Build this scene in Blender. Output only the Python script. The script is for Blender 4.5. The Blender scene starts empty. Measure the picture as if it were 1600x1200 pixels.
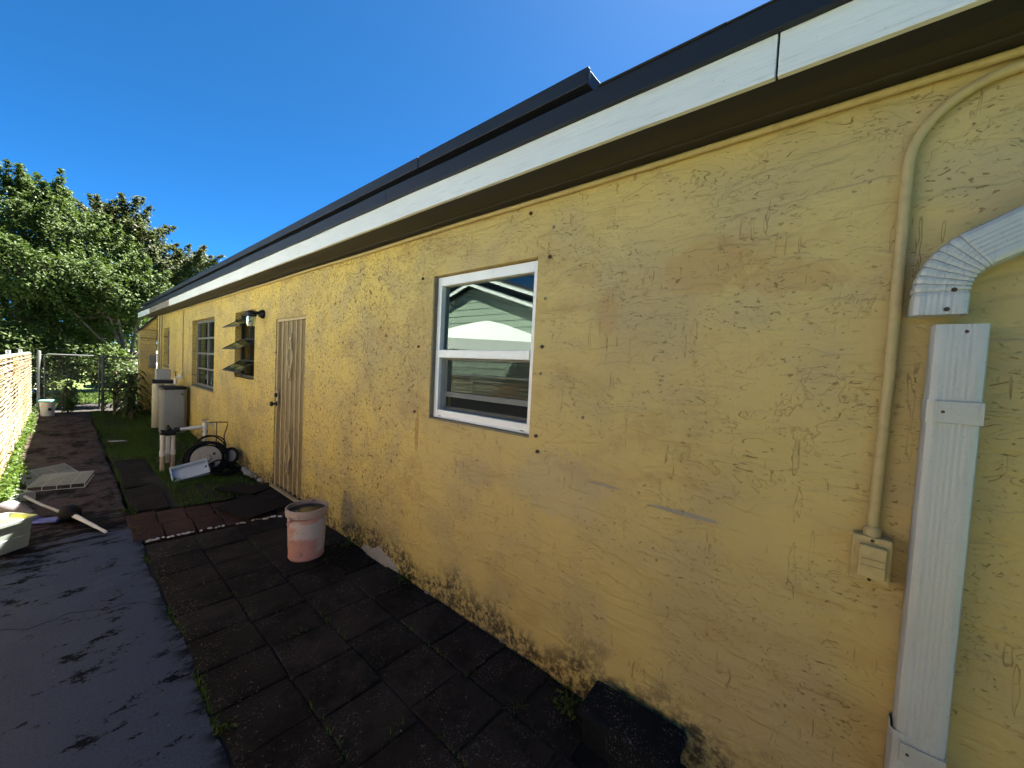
import bpy, bmesh, math, random
import numpy as np
from mathutils import Matrix, Vector
random.seed(7); rng = np.random.default_rng(11)
S = bpy.context.scene
C = S.collection
R = math.radians

# ------------------------------------------------------------------ camera
cam_d = bpy.data.cameras.new('camera'); cam = bpy.data.objects.new('camera', cam_d); C.objects.link(cam)
cam_d.sensor_fit = 'HORIZONTAL'; cam_d.sensor_width = 36.0; cam_d.lens = 13.5
cam_d.clip_start = 0.02; cam_d.clip_end = 2000
AX = [[6.49149514e-01, 7.48696258e-04, 7.60660469e-01],
      [-7.59084549e-01, -6.37069536e-02, 6.47867325e-01],
      [4.89444171e-02, -9.97968368e-01, -4.07870142e-02]]
cam.matrix_world = Matrix([[AX[i][0], -AX[i][1], -AX[i][2], (0, 0, 1.56)[i]] for i in range(3)] + [[0, 0, 0, 1]])
S.camera = cam
S.cycles.max_bounces = 7; S.cycles.diffuse_bounces = 3; S.cycles.adaptive_threshold = 0.025; S.cycles.glossy_bounces = 3; S.cycles.transmission_bounces = 4; S.cycles.transparent_max_bounces = 12
S.cycles.caustics_reflective = False; S.cycles.caustics_refractive = False

# ------------------------------------------------------------------ sky, sun, exposure
SUN_EL, SUN_AZ = 58.5, 4.0           # azimuth measured from +X towards +Y
w = bpy.data.worlds.new('World'); S.world = w; w.use_nodes = True
wn = w.node_tree; wn.nodes.clear()
sky = wn.nodes.new('ShaderNodeTexSky'); sky.sky_type = 'NISHITA'; sky.sun_disc = False
sky.sun_elevation = R(SUN_EL); sky.sun_rotation = R(90 - SUN_AZ)
sky.air_density = 0.215; sky.dust_density = 0.08; sky.ozone_density = 10.0; sky.altitude = 0
bg = wn.nodes.new('ShaderNodeBackground'); bg.inputs[1].default_value = 0.05
wo = wn.nodes.new('ShaderNodeOutputWorld')
hs_ = wn.nodes.new('ShaderNodeHueSaturation'); hs_.inputs['Saturation'].default_value = 1.14; hs_.inputs['Hue'].default_value = 0.489
wn.links.new(sky.outputs[0], hs_.inputs['Color']); wn.links.new(hs_.outputs[0], bg.inputs[0]); wn.links.new(bg.outputs[0], wo.inputs[0])
sd = bpy.data.lights.new('sun', 'SUN'); sd.energy = 5.0; sd.angle = R(0.53); sd.color = (1.0, 0.95, 0.87)
sun = bpy.data.objects.new('sun', sd); C.objects.link(sun)
sdir = Vector((math.cos(R(SUN_EL)) * math.cos(R(SUN_AZ)), math.cos(R(SUN_EL)) * math.sin(R(SUN_AZ)), math.sin(R(SUN_EL))))
sun.rotation_euler = sdir.to_track_quat('Z', 'Y').to_euler(); sun.location = (8, 2, 14)
S.view_settings.view_transform = 'Standard'; S.view_settings.look = 'None'
S.view_settings.exposure = 3.5; S.view_settings.gamma = 1.0; S.view_settings.use_curve_mapping = False

# ------------------------------------------------------------------ material helpers
class NT:
    def __init__(self, name):
        self.m = bpy.data.materials.new(name); self.m.use_nodes = True
        self.t = self.m.node_tree; self.t.nodes.clear()
        self.out = self.n('ShaderNodeOutputMaterial')
        self._pos = None
    def n(self, ty, **kw):
        x = self.t.nodes.new(ty)
        for k, v in kw.items(): setattr(x, k, v)
        return x
    def put(self, sock, v):
        if v is None: return
        if isinstance(v, bpy.types.NodeSocket): self.t.links.new(v, sock)
        elif isinstance(v, (tuple, list)):
            sock.default_value = tuple(v) + ((1.0,) if len(v) == 3 and sock.type == 'RGBA' else ())
        else: sock.default_value = v
    def pos(self):
        if self._pos is None: self._pos = self.n('ShaderNodeNewGeometry').outputs['Position']
        return self._pos
    def obj(self): return self.n('ShaderNodeTexCoord').outputs['Object']
    def scale(self, v, s, off=(0, 0, 0)):
        x = self.n('ShaderNodeMapping'); self.put(x.inputs['Vector'], v)
        x.inputs['Scale'].default_value = s; x.inputs['Location'].default_value = off
        return x.outputs[0]
    def noise(self, v, s, d=3, r=0.55, dist=0.0):
        x = self.n('ShaderNodeTexNoise'); self.put(x.inputs['Vector'], v)
        x.inputs['Scale'].default_value = s; x.inputs['Detail'].default_value = d
        x.inputs['Roughness'].default_value = r; x.inputs['Distortion'].default_value = dist
        return x.outputs['Fac']
    def vor(self, v, s, feat='F1'):
        x = self.n('ShaderNodeTexVoronoi', feature=feat); self.put(x.inputs['Vector'], v); x.inputs['Scale'].default_value = s
        return x.outputs['Distance']
    def math(self, op, a, b=None, c=None, clamp=False):
        x = self.n('ShaderNodeMath', operation=op, use_clamp=clamp)
        self.put(x.inputs[0], a); self.put(x.inputs[1], b); self.put(x.inputs[2], c)
        return x.outputs[0]
    def sstep(self, v, a, b, lo=0.0, hi=1.0):
        x = self.n('ShaderNodeMapRange', interpolation_type='SMOOTHSTEP')
        self.put(x.inputs['Value'], v); self.put(x.inputs['From Min'], a); self.put(x.inputs['From Max'], b)
        x.inputs['To Min'].default_value = lo; x.inputs['To Max'].default_value = hi
        return x.outputs[0]
    def band(self, v, c, wd):                      # 1 on the contour v = c
        return self.sstep(self.math('ABSOLUTE', self.math('SUBTRACT', v, c)), wd * 0.35, wd, 1.0, 0.0)
    def mul(self, *a):
        r = a[0]
        for b in a[1:]: r = self.math('MULTIPLY', r, b)
        return r
    def add(self, *a):
        r = a[0]
        for b in a[1:]: r = self.math('ADD', r, b)
        return r
    def mx(self, *a):
        r = a[0]
        for b in a[1:]: r = self.math('MAXIMUM', r, b)
        return r
    def mix(self, f, a, b, mode='MIX'):
        x = self.n('ShaderNodeMix', data_type='RGBA', blend_type=mode)
        self.put(x.inputs[0], f); self.put(x.inputs[6], a); self.put(x.inputs[7], b)
        return x.outputs[2]
    def sep(self, v):
        x = self.n('ShaderNodeSeparateXYZ'); self.put(x.inputs[0], v); return x.outputs
    def comb(self, a, b, c):
        x = self.n('ShaderNodeCombineXYZ')
        for i, v in enumerate((a, b, c)): self.put(x.inputs[i], v)
        return x.outputs[0]
    def bump(self, h, st=0.4, d=0.01):
        x = self.n('ShaderNodeBump'); x.inputs['Strength'].default_value = st; x.inputs['Distance'].default_value = d
        self.put(x.inputs['Height'], h); return x.outputs[0]
    def rnd(self): return self.n('ShaderNodeObjectInfo').outputs['Random']
    def pr(self, col, rough=0.6, metal=0.0, normal=None, spec=0.5, **kw):
        p = self.n('ShaderNodeBsdfPrincipled')
        self.put(p.inputs['Base Color'], col); self.put(p.inputs['Roughness'], rough); self.put(p.inputs['Metallic'], metal)
        self.put(p.inputs['Specular IOR Level'], spec)
        if normal is not None: self.put(p.inputs['Normal'], normal)
        for k, v in kw.items(): self.put(p.inputs[k], v)
        return p.outputs[0]
    def done(self, sh):
        self.t.links.new(sh, self.out.inputs['Surface']); return self.m

def simple(name, col, rough=0.6, var=0.2, sc=6.0, bump=0.15, metal=0.0, dirt=0.0, dirtcol=(0.03, 0.025, 0.02), spec=0.4, orand=0.0, fine=0.0):
    k = NT(name); p = k.pos()
    n = k.noise(p, sc, 4, 0.6)
    c = k.mix(n, tuple(x * (1 - var) for x in col), tuple(min(1, x * (1 + var)) for x in col))
    if orand: c = k.mix(1.0, c, k.mix(k.rnd(), (1 - orand,) * 3, (1 + orand,) * 3), 'MULTIPLY')
    h = k.noise(p, sc * 14, 3, 0.6)
    if fine: c = k.mix(k.mul(k.sstep(h, 0.45, 0.75), fine), c, tuple(x * 0.4 for x in col))
    if dirt:
        d = k.mul(k.sstep(k.noise(p, sc * 2.3, 6, 0.7), 0.48, 0.72), dirt)
        c = k.mix(d, c, dirtcol)
    r = k.add(k.mul(n, 0.2), rough - 0.1)
    return k.done(k.pr(c, r, metal, k.bump(h, bump, 0.004) if bump else None, spec))

def stucco_mat():
    k = NT('yellow_stucco'); p = k.pos(); x, y, z = k.sep(p)
    big = k.noise(p, 1.1, 2, 0.6); mid = k.noise(p, 4.0, 3, 0.6); brk = k.noise(k.scale(p, (1, 0.8, 1.3)), 34.0, 2, 0.6)
    far = k.sstep(k.add(y, k.mul(k.math('SUBTRACT', big, 0.5), 2.0)), 1.5, 3.0)
    zone = k.noise(k.scale(p, (1, 1, 1.5)), 2.6, 2, 0.6)
    zone2 = k.noise(k.scale(p, (1, 1, 1.0), (5, 2, 1)), 3.0, 2, 0.6)
    # horizontal trowel strokes: thin dark lips where one coat overlaps the next
    nA = k.noise(k.comb(0.0, y, k.add(k.mul(z, 4.4), k.mul(mid, 0.30))), 3.4, 2.5, 0.55, 0.5)
    lA = k.mul(k.mx(k.band(nA, 0.55, 0.0062), k.band(nA, 0.45, 0.0048), k.band(nA, 0.62, 0.0058)), k.sstep(brk, 0.49, 0.58), k.sstep(zone, 0.40, 0.58))
    nA2 = k.noise(k.comb(3.7, y, k.add(k.mul(z, 3.6), k.mul(mid, 0.2))), 9.5, 2, 0.55, 0.6)
    lA2 = k.mul(k.band(nA2, 0.57, 0.012), k.sstep(brk, 0.47, 0.37), k.sstep(zone2, 0.46, 0.62), 0.85)
    # squiggles
    nB = k.noise(p, 6.5, 2.5, 0.55, 1.6)
    lB = k.mul(k.band(nB, 0.55, 0.0065), k.sstep(zone2, 0.52, 0.64), k.sstep(brk, 0.48, 0.58), 0.5)
    # long hairline cracks and straight scratches
    nC = k.noise(k.comb(9.1, y, z), 1.5, 6, 0.6, 0.8)
    lC = k.mul(k.band(nC, 0.5, 0.0026), k.sstep(zone, 0.40, 0.56))
    nV = k.noise(k.comb(1.3, k.mul(y, 7.0), k.mul(z, 0.9)), 5.5, 2, 0.55, 0.1)
    lV = k.mul(k.band(nV, 0.63, 0.016), k.sstep(k.noise(k.scale(p, (1, 1, 1), (3, 3, 3)), 4.1, 1, 0.5), 0.52, 0.62))
    # pits
    nP = k.noise(k.scale(p, (1, 1, 1.7)), 44.0, 2, 0.6, 0.4)
    pit = k.mul(k.sstep(nP, 0.635, 0.70), k.sstep(zone2, 0.40, 0.62))
    # coarse knock-down on the far half
    nF = k.noise(k.comb(0.0, k.mul(y, 0.8), z), 30.0, 2, 0.6, 0.6)
    nF2 = k.noise(k.scale(p, (1, 0.85, 0.85), (2, 1, 4)), 15.0, 2, 0.55, 1.5)
    lF = k.mx(k.sstep(nF, 0.62, 0.68), k.mul(k.mx(k.band(nF2, 0.56, 0.026), k.mul(k.band(nF2, 0.43, 0.018), 0.7)), k.sstep(brk, 0.48, 0.57)))
    lF = k.mul(lF, k.sstep(zone, 0.24, 0.44))
    lines = k.mx(k.mul(k.mx(lA, lA2, lB), k.sstep(far, 0.9, 0.0, 0.3, 1.0)), k.mul(lC, 0.4), k.mul(lV, 0.75), k.mul(pit, 0.9), k.mul(lF, far, 1.0))
    lines = k.math('MINIMUM', lines, 1.0)
    base = k.mix(far, k.mix(mid, (0.465, 0.352, 0.130), (0.545, 0.415, 0.160)), k.mix(mid, (0.575, 0.420, 0.108), (0.670, 0.492, 0.145)))
    base = k.mix(k.mul(k.sstep(big, 0.44, 0.68), 0.55), base, (0.34, 0.262, 0.145))
    base = k.mix(k.mul(k.sstep(zone2, 0.46, 0.70), 0.45), base, (0.38, 0.305, 0.175))
    base = k.mix(k.mul(k.sstep(k.noise(k.scale(p, (1, 1, 2.0), (2, 8, 5)), 1.7, 4, 0.7), 0.52, 0.72), 0.55), base, (0.36, 0.235, 0.085))
    fine = k.noise(p, 110.0, 3, 0.8)
    base = k.mix(k.mul(k.sstep(fine, 0.50, 0.75), 0.16), base, (0.26, 0.195, 0.085))
    rag_ = k.mul(k.math('SUBTRACT', k.noise(p, 16.0, 4, 0.7), 0.5), 4.0)
    def blob(cy, cz, ry, rz, amt, col, src, rag=0.9):
        dy = k.math('DIVIDE', k.math('SUBTRACT', y, cy), ry); dz = k.math('DIVIDE', k.math('SUBTRACT', z, cz), rz)
        d = k.add(k.mul(dy, dy), k.mul(dz, dz), k.mul(rag_, rag))
        return k.mix(k.mul(k.sstep(d, 1.2, 0.45), amt), src, col)
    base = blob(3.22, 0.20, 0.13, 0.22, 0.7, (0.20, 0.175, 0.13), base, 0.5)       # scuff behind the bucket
    base = blob(0.42, 1.98, 0.20, 0.10, 0.5, (0.40, 0.23, 0.08), base, 0.6)        # rusty smears
    base = blob(0.15, 1.92, 0.16, 0.06, 0.4, (0.36, 0.21, 0.07), base, 0.7)
    base = blob(0.83, 1.83, 0.06, 0.11, 0.45, (0.40, 0.24, 0.09), base, 0.5)
    base = blob(1.65, 0.92, 0.16, 0.10, 0.4, (0.36, 0.28, 0.17), base, 0.6)
    base = blob(1.05, 0.98, 0.30, 0.18, 0.4, (0.40, 0.34, 0.23), base, 0.6)
    base = blob(2.25, 1.08, 0.025, 0.16, 0.7, (0.36, 0.21, 0.06), base, 0.4)       # rust run below an anchor
    base = blob(0.45, 1.008, 0.15, 0.011, 0.9, (0.27, 0.255, 0.22), base, 0.35)     # bare grey scratch
    base = blob(0.80, 1.04, 0.09, 0.008, 0.7, (0.24, 0.22, 0.19), base, 0.25)
    linecol = k.mix(mid, (0.115, 0.060, 0.016), (0.220, 0.125, 0.035))
    col = k.mix(k.mul(lines, k.sstep(far, 0.0, 1.0, 0.70, 0.88)), base, k.mix(k.mul(far, 0.6), linecol, (0.055, 0.032, 0.012)))
    nm = k.noise(p, 26.0, 4, 0.75)
    mh = k.sstep(k.math('SUBTRACT', z, k.mul(k.math('SUBTRACT', zone2, 0.30), 0.50)), 0.17, -0.03)   # mildew climbing from the ground
    col = k.mix(k.mul(mh, k.sstep(nm, 0.38, 0.60), 0.9), col, (0.018, 0.018, 0.015))
    h = k.add(k.mul(k.sstep(nA, 0.44, 0.60), 0.40), k.mul(k.sstep(nB, 0.46, 0.60), 0.20), k.mul(fine, 0.05), k.mul(mid, 0.3), k.mul(k.sstep(nF2, 0.42, 0.6), far, 0.8), k.mul(lines, -0.45))
    return k.done(k.pr(col, k.sstep(mid, 0.3, 0.7, 0.55, 0.8), 0, k.bump(h, 0.65, 0.011), 0.3))

def slab_mat():
    k = NT('painted_concrete'); p = k.pos(); x, y, z = k.sep(p)
    n1 = k.noise(p, 2.4, 6, 0.7); n2 = k.noise(k.scale(p, (1, 2.2, 1), (3, 1, 0)), 3.5, 7, 0.72); f = k.noise(p, 95, 4, 0.8)
    grey = k.mix(n1, (0.034, 0.047, 0.084), (0.064, 0.083, 0.138))
    grey = k.mix(k.mul(k.sstep(f, 0.42, 0.68), 0.6), grey, (0.016, 0.02, 0.032))
    red = k.mix(k.noise(k.scale(p, (1.9, 0.7, 1)), 2.4, 6, 0.7), (0.018, 0.011, 0.010), (0.088, 0.051, 0.045))
    edge = k.sstep(k.add(y, k.mul(k.math('SUBTRACT', n2, 0.5), 1.6), k.mul(x, -0.55)), 4.52, 4.66)
    col = k.mix(edge, grey, red)
    # worn black algae
    st = k.sstep(k.noise(k.scale(p, (1.0, 1.6, 1), (0, 2, 5)), 3.4, 8, 0.80), 0.545, 0.585)
    st2 = k.sstep(k.noise(k.scale(p, (1.7, 0.75, 1)), 2.0, 7, 0.74), 0.47, 0.60)
    blk = k.mx(k.mul(st, 0.9), k.mul(edge, st2, 0.9))
    rim = k.mul(k.band(k.add(y, k.mul(k.math('SUBTRACT', n2, 0.5), 1.9), k.mul(x, -0.55)), 4.88, 0.55), 0.95)
    blk = k.mx(blk, k.mul(rim, k.sstep(n2, 0.40, 0.52)))
    blk = k.mx(blk, k.mul(k.sstep(x, 0.33, 0.43), k.sstep(n2, 0.42, 0.56), 0.9))
    col = k.mix(blk, col, (0.0035, 0.0035, 0.004))
    h = k.add(k.mul(f, 0.6), k.mul(n2, 0.8), k.mul(blk, -0.5))
    return k.done(k.pr(col, k.sstep(n1, 0.3, 0.7, 0.48, 0.72), 0, k.bump(h, 0.45, 0.006), k.sstep(blk, 0.0, 1.0, 0.22, 0.03)))

def paver_mat(name, a, b, black=0.9, speck=0.5):
    k = NT(name); p = k.pos(); n = k.noise(p, 3.0, 6, 0.7); f = k.noise(p, 75, 4, 0.75); sp = k.noise(p, 115, 2, 0.65)
    base = k.mix(n, a, b)
    base = k.mix(1.0, base, k.mix(k.rnd(), (0.8,) * 3, (1.25,) * 3), 'MULTIPLY')
    col = k.mix(k.mul(k.sstep(k.noise(k.scale(p, (1, 1, 1), (4, 0, 1)), 2.6, 8, 0.76), 0.42, 0.60), black), base, (0.0042, 0.0042, 0.0045))
    col = k.mix(k.mul(k.sstep(f, 0.50, 0.72), 0.5), col, (0.0022, 0.0022, 0.0024))
    col = k.mix(k.mul(k.sstep(sp, 0.57, 0.66), k.sstep(k.noise(p, 5, 4, 0.75), 0.46, 0.62), speck), col, (0.13, 0.122, 0.115))
    return k.done(k.pr(col, 0.82, 0, k.bump(k.add(f, k.mul(n, 0.6), k.mul(sp, 0.3)), 0.9, 0.010), 0.10))

def leaf_mat(name, c0, c1, trans=0.35, rough=0.42):
    k = NT(name); p = k.pos()
    at = k.n('ShaderNodeAttribute', attribute_name='tint').outputs['Fac']
    c = k.mix(at, c0, c1)
    c = k.mix(k.mul(k.noise(p, 1.2, 2, 0.5), 0.5), c, tuple(v * 0.55 for v in c0))
    d = k.pr(c, rough, 0, None, 0.16)
    t = k.n('ShaderNodeBsdfTranslucent'); k.put(t.inputs[0], k.mix(0.5, c, (c1[0] * 1.3, c1[1] * 1.5, c1[2] * 0.8)))
    m = k.n('ShaderNodeMixShader'); m.inputs[0].default_value = trans
    k.t.links.new(d, m.inputs[1]); k.t.links.new(t.outputs[0], m.inputs[2])
    return k.done(m.outputs[0])

def glass_mat(name, tint=(0.75, 0.85, 0.8), ior=1.75, rough=0.0, dirt=0.0, dirtcol=(0.2, 0.2, 0.18)):
    k = NT(name)
    tr = k.n('ShaderNodeBsdfTransparent'); k.put(tr.inputs[0], tint)
    gl = k.n('ShaderNodeBsdfGlossy'); k.put(gl.inputs['Color'], (0.78, 0.95, 0.84)); gl.inputs['Roughness'].default_value = rough
    fr = k.n('ShaderNodeFresnel'); fr.inputs['IOR'].default_value = ior
    m = k.n('ShaderNodeMixShader'); k.t.links.new(fr.outputs[0], m.inputs[0]); k.t.links.new(tr.outputs[0], m.inputs[1]); k.t.links.new(gl.outputs[0], m.inputs[2])
    o = m.outputs[0]
    if dirt:
        df = k.n('ShaderNodeBsdfDiffuse'); k.put(df.inputs[0], dirtcol)
        m2 = k.n('ShaderNodeMixShader'); k.put(m2.inputs[0], k.mul(k.sstep(k.noise(k.pos(), 7, 4, 0.6), 0.3, 0.75), dirt))
        k.t.links.new(o, m2.inputs[1]); k.t.links.new(df.outputs[0], m2.inputs[2]); o = m2.outputs[0]
    return k.done(o)

def screen_mat():
    k = NT('insect_screen'); p = k.pos(); x, y, z = k.sep(p)
    tr = k.n('ShaderNodeBsdfTransparent'); df = k.n('ShaderNodeBsdfDiffuse'); k.put(df.inputs[0], (0.06, 0.065, 0.06))
    m = k.n('ShaderNodeMixShader'); m.inputs[0].default_value = 0.38
    k.t.links.new(tr.outputs[0], m.inputs[1]); k.t.links.new(df.outputs[0], m.inputs[2]); return k.done(m.outputs[0])

def fascia_mat():
    k = NT('weathered_white_board'); p = k.pos()
    g = k.noise(k.scale(p, (1, 0.35, 7)), 22, 5, 0.7); n = k.noise(p, 2.0, 4, 0.6)
    c = k.mix(n, (0.54, 0.55, 0.545), (0.70, 0.71, 0.71)); c = k.mix(k.mul(k.sstep(g, 0.48, 0.74), 0.45), c, (0.34, 0.335, 0.32))
    c = k.mix(k.mul(k.sstep(k.noise(p, 40, 3, 0.7), 0.66, 0.75), 0.6), c, (0.22, 0.19, 0.15))
    return k.done(k.pr(c, 0.6, 0, k.bump(g, 0.4, 0.003), 0.35))

def galv_mat(name, a, b, metal=0.3):
    k = NT(name); p = k.pos(); x, y, z = k.sep(p)
    s = k.noise(k.scale(p, (2, 6, 0.9)), 14, 5, 0.75); n = k.noise(p, 3.0, 5, 0.65); f = k.noise(p, 120, 2, 0.6)
    c = k.mix(n, a, b); c = k.mix(k.mul(k.sstep(s, 0.50, 0.78), 0.30), c, tuple(v * 0.6 for v in a))
    c = k.mix(k.mul(k.sstep(f, 0.62, 0.75), 0.35), c, tuple(v * 0.45 for v in a))
    return k.done(k.pr(c, k.sstep(n, 0.3, 0.7, 0.38, 0.6), metal, k.bump(k.add(s, k.mul(f, 0.4)), 0.25, 0.003), 0.5))

def reed_mat():
    k = NT('sunbleached_reed'); p = k.pos(); x, y, z = k.sep(p)
    n = k.noise(k.scale(p, (1, 0.5, 6)), 9, 5, 0.65); b = k.noise(k.scale(p, (1, 1.2, 0.35)), 1.6, 3, 0.6)
    c = k.mix(k.sstep(b, 0.38, 0.62), (0.24, 0.195, 0.12), (0.21, 0.122, 0.040))
    c = k.mix(k.sstep(z, 1.05, 1.35), c, (0.55, 0.50, 0.42)) if False else c
    c = k.mix(k.mul(k.sstep(n, 0.45, 0.75), 0.5), c, (0.30, 0.18, 0.07))
    c = k.mix(1.0, c, k.mix(k.rnd(), (0.65,) * 3, (1.25,) * 3), 'MULTIPLY')
    return k.done(k.pr(c, 0.75, 0, k.bump(n, 0.5, 0.004), 0.25))

def ground_mat():
    k = NT('lawn_and_soil'); p = k.pos(); n = k.noise(p, 1.5, 5, 0.65); f = k.noise(p, 30, 4, 0.7)
    c = k.mix(k.sstep(n, 0.4, 0.62), (0.075, 0.115, 0.028), (0.12, 0.155, 0.045)); c = k.mix(k.mul(k.sstep(f, 0.4, 0.7), 0.6), c, (0.045, 0.05, 0.02))
    return k.done(k.pr(c, 0.9, 0, k.bump(f, 0.8, 0.02), 0.15))

def bucket_mat():
    k = NT('faded_orange_plastic'); p = k.obj(); x, y, z = k.sep(p)
    n = k.noise(p, 9, 6, 0.7); w2 = k.noise(k.scale(p, (1, 1, 2.2), (1, 5, 0)), 7, 6, 0.72)
    c = k.mix(n, (0.42, 0.20, 0.165), (0.52, 0.28, 0.24))
    lab = k.mul(k.sstep(k.add(k.math('ABSOLUTE', k.math('SUBTRACT', z, 0.24)), k.mul(k.math('SUBTRACT', w2, 0.5), 0.14)), 0.085, 0.05), k.sstep(k.add(x, k.mul(k.math('SUBTRACT', n, 0.5), 0.30)), -0.16, -0.11))
    side = k.mul(k.sstep(k.add(x, k.mul(k.math('SUBTRACT', w2, 0.5), 0.16)), 0.015, 0.05), k.sstep(z, 0.05, 0.08), k.sstep(z, 0.34, 0.31))
    c = k.mix(k.mul(k.mx(lab, side), 0.85), c, (0.50, 0.46, 0.45))
    c = k.mix(k.mul(k.sstep(z, 0.335, 0.35), 0.75), c, (0.36, 0.31, 0.27))
    c = k.mix(k.mul(k.sstep(k.noise(p, 16, 6, 0.75), 0.56, 0.68), 0.6), c, (0.12, 0.07, 0.05))
    c = k.mix(k.mul(k.sstep(z, 0.03, 0.0), 0.6), c, (0.05, 0.035, 0.03))
    return k.done(k.pr(c, 0.55, 0, k.bump(n, 0.2, 0.004), 0.35))

M = {}
M['stucco'] = stucco_mat()
M['slab'] = slab_mat()
M['paver'] = paver_mat('black_stained_paver', (0.0100, 0.0090, 0.0092), (0.0360, 0.0315, 0.0305), 0.72, 0.9)
M['step'] = paver_mat('dark_stepping_slab', (0.009, 0.008, 0.0085), (0.024, 0.0215, 0.021), 0.6, 0.5)
M['redtile'] = paver_mat('dull_red_tile', (0.045, 0.023, 0.021), (0.080, 0.044, 0.040), 0.45, 0.15)
M['palepaver'] = paver_mat('paler_paver', (0.018, 0.016, 0.015), (0.040, 0.035, 0.032), 0.5, 0.3)
M['block'] = paver_mat('mossy_black_concrete', (0.0045, 0.005, 0.007), (0.014, 0.016, 0.020), 0.5, 1.0)
M['joint'] = simple('joint_soil', (0.014, 0.0135, 0.010), 0.95, 0.4, 8, 0.6)
M['soil'] = simple('dark_soil', (0.016, 0.014, 0.010), 0.95, 0.4, 6, 0.8)
M['ground'] = ground_mat()
M['bounce_pave'] = simple('pale_bounce_concrete', (0.52, 0.50, 0.46), 0.85, 0.15, 2, 0.2)
M['fascia'] = fascia_mat()
M['fascia_raw'] = simple('bare_grey_board', (0.20, 0.17, 0.14), 0.8, 0.3, 8, 0.3, dirt=0.4)
M['black_trim'] = simple('black_metal_drip_edge', (0.009, 0.011, 0.016), 0.55, 0.25, 3, 0.05, spec=0.35)
M['shingle'] = simple('dark_roofing', (0.015, 0.015, 0.017), 0.85, 0.3, 12, 0.5)
M['soffit'] = simple('brown_soffit_board', (0.032, 0.027, 0.020), 0.7, 0.25, 5, 0.15, dirt=0.35)
M['soffit_dark'] = simple('dark_painted_board', (0.012, 0.013, 0.017), 0.6, 0.3, 5, 0.1)
M['tanpaint'] = simple('tan_painted_metal', (0.42, 0.32, 0.145), 0.5, 0.12, 9, 0.06, dirt=0.25, dirtcol=(0.10, 0.07, 0.03))
M['dimtan'] = simple('dull_tan_trim', (0.22, 0.17, 0.08), 0.6, 0.15, 6, 0.1, dirt=0.3)
M['tandoor'] = simple('tan_door_panel', (0.33, 0.24, 0.11), 0.5, 0.12, 5, 0.05, dirt=0.2, dirtcol=(0.10, 0.075, 0.04))
M['tanbar'] = simple('tan_door_bar', (0.46, 0.355, 0.185), 0.5, 0.12, 8, 0.05, dirt=0.2, dirtcol=(0.12, 0.08, 0.04))
M['vinyl'] = simple('white_vinyl', (0.78, 0.79, 0.79), 0.35, 0.05, 6, 0.0, spec=0.5, dirt=0.10, dirtcol=(0.3, 0.28, 0.25))
M['greyalu'] = simple('grey_aluminium', (0.17, 0.165, 0.15), 0.5, 0.15, 8, 0.05, metal=0.3, dirt=0.25)
M['darkalu'] = simple('dark_aluminium', (0.05, 0.05, 0.05), 0.5, 0.2, 8, 0.05, metal=0.4)
M['sash'] = simple('grey_sash_rail', (0.36, 0.37, 0.36), 0.45, 0.1, 6, 0.0)
M['mortar'] = simple('grey_mortar', (0.20, 0.17, 0.115), 0.9, 0.3, 14, 0.5, dirt=0.4)
M['glass'] = glass_mat('window_glass', (0.66, 0.80, 0.73), 1.85, 0.0, 0.05, (0.2, 0.22, 0.2))
M['oldglass'] = glass_mat('dusty_glass', (0.45, 0.47, 0.44), 1.7, 0.02, 0.22, (0.12, 0.12, 0.10))
M['frost'] = glass_mat('obscure_pane', (0.30, 0.31, 0.29), 1.35, 0.1, 0.9, (0.028, 0.028, 0.026))
M['screen'] = screen_mat()
M['inner'] = simple('dim_room_wall', (0.16, 0.15, 0.14), 0.9, 0.1, 2, 0.0)
M['galv'] = galv_mat('galvanised_elbow', (0.32, 0.33, 0.33), (0.50, 0.51, 0.50), 0.3)
M['galvw'] = galv_mat('whitened_downspout', (0.34, 0.35, 0.35), (0.50, 0.51, 0.51), 0.10)
M['rust'] = simple('rusty_screw', (0.06, 0.035, 0.025), 0.8, 0.4, 20, 0.3)
M['black'] = simple('black_plastic', (0.007, 0.007, 0.008), 0.42, 0.2, 6, 0.05)
M['rubber'] = simple('black_rubber', (0.0045, 0.0045, 0.005), 0.65, 0.3, 9, 0.2, spec=0.2)
M['mat'] = simple('black_rubber_mat', (0.003, 0.003, 0.0035), 0.85, 0.3, 20, 0.5, spec=0.2)
M['pvc'] = simple('white_pvc', (0.68, 0.66, 0.59), 0.4, 0.08, 6, 0.0, dirt=0.25, dirtcol=(0.25, 0.19, 0.12))
M['pvcold'] = simple('yellowed_pvc', (0.46, 0.38, 0.26), 0.5, 0.15, 8, 0.0, dirt=0.35, dirtcol=(0.16, 0.11, 0.07))
M['copper'] = simple('brown_copper', (0.10, 0.055, 0.035), 0.5, 0.3, 12, 0.0, metal=0.5)
M['tank'] = simple('grey_plastic_tank', (0.27, 0.28, 0.28), 0.5, 0.06, 3, 0.0, dirt=0.1)
M['tanktan'] = simple('tan_plastic_tank', (0.42, 0.40, 0.28), 0.5, 0.06, 3, 0.0, dirt=0.12)
M['disc'] = simple('stained_white_plastic', (0.27, 0.255, 0.23), 0.6, 0.12, 12, 0.1, dirt=0.5, dirtcol=(0.15, 0.13, 0.10))
M['tray'] = simple('translucent_tray', (0.48, 0.55, 0.62), 0.35, 0.15, 9, 0.0, dirt=0.12)
M['bucket'] = bucket_mat()
M['water'] = simple('murky_water', (0.018, 0.016, 0.010), 0.08, 0.2, 4, 0.0, spec=0.5)
M['wire'] = simple('white_coated_wire', (0.46, 0.50, 0.47), 0.5, 0.08, 8, 0.0)
M['pot'] = simple('celadon_plastic', (0.27, 0.31, 0.27), 0.5, 0.06, 4, 0.0, dirt=0.12)
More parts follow.
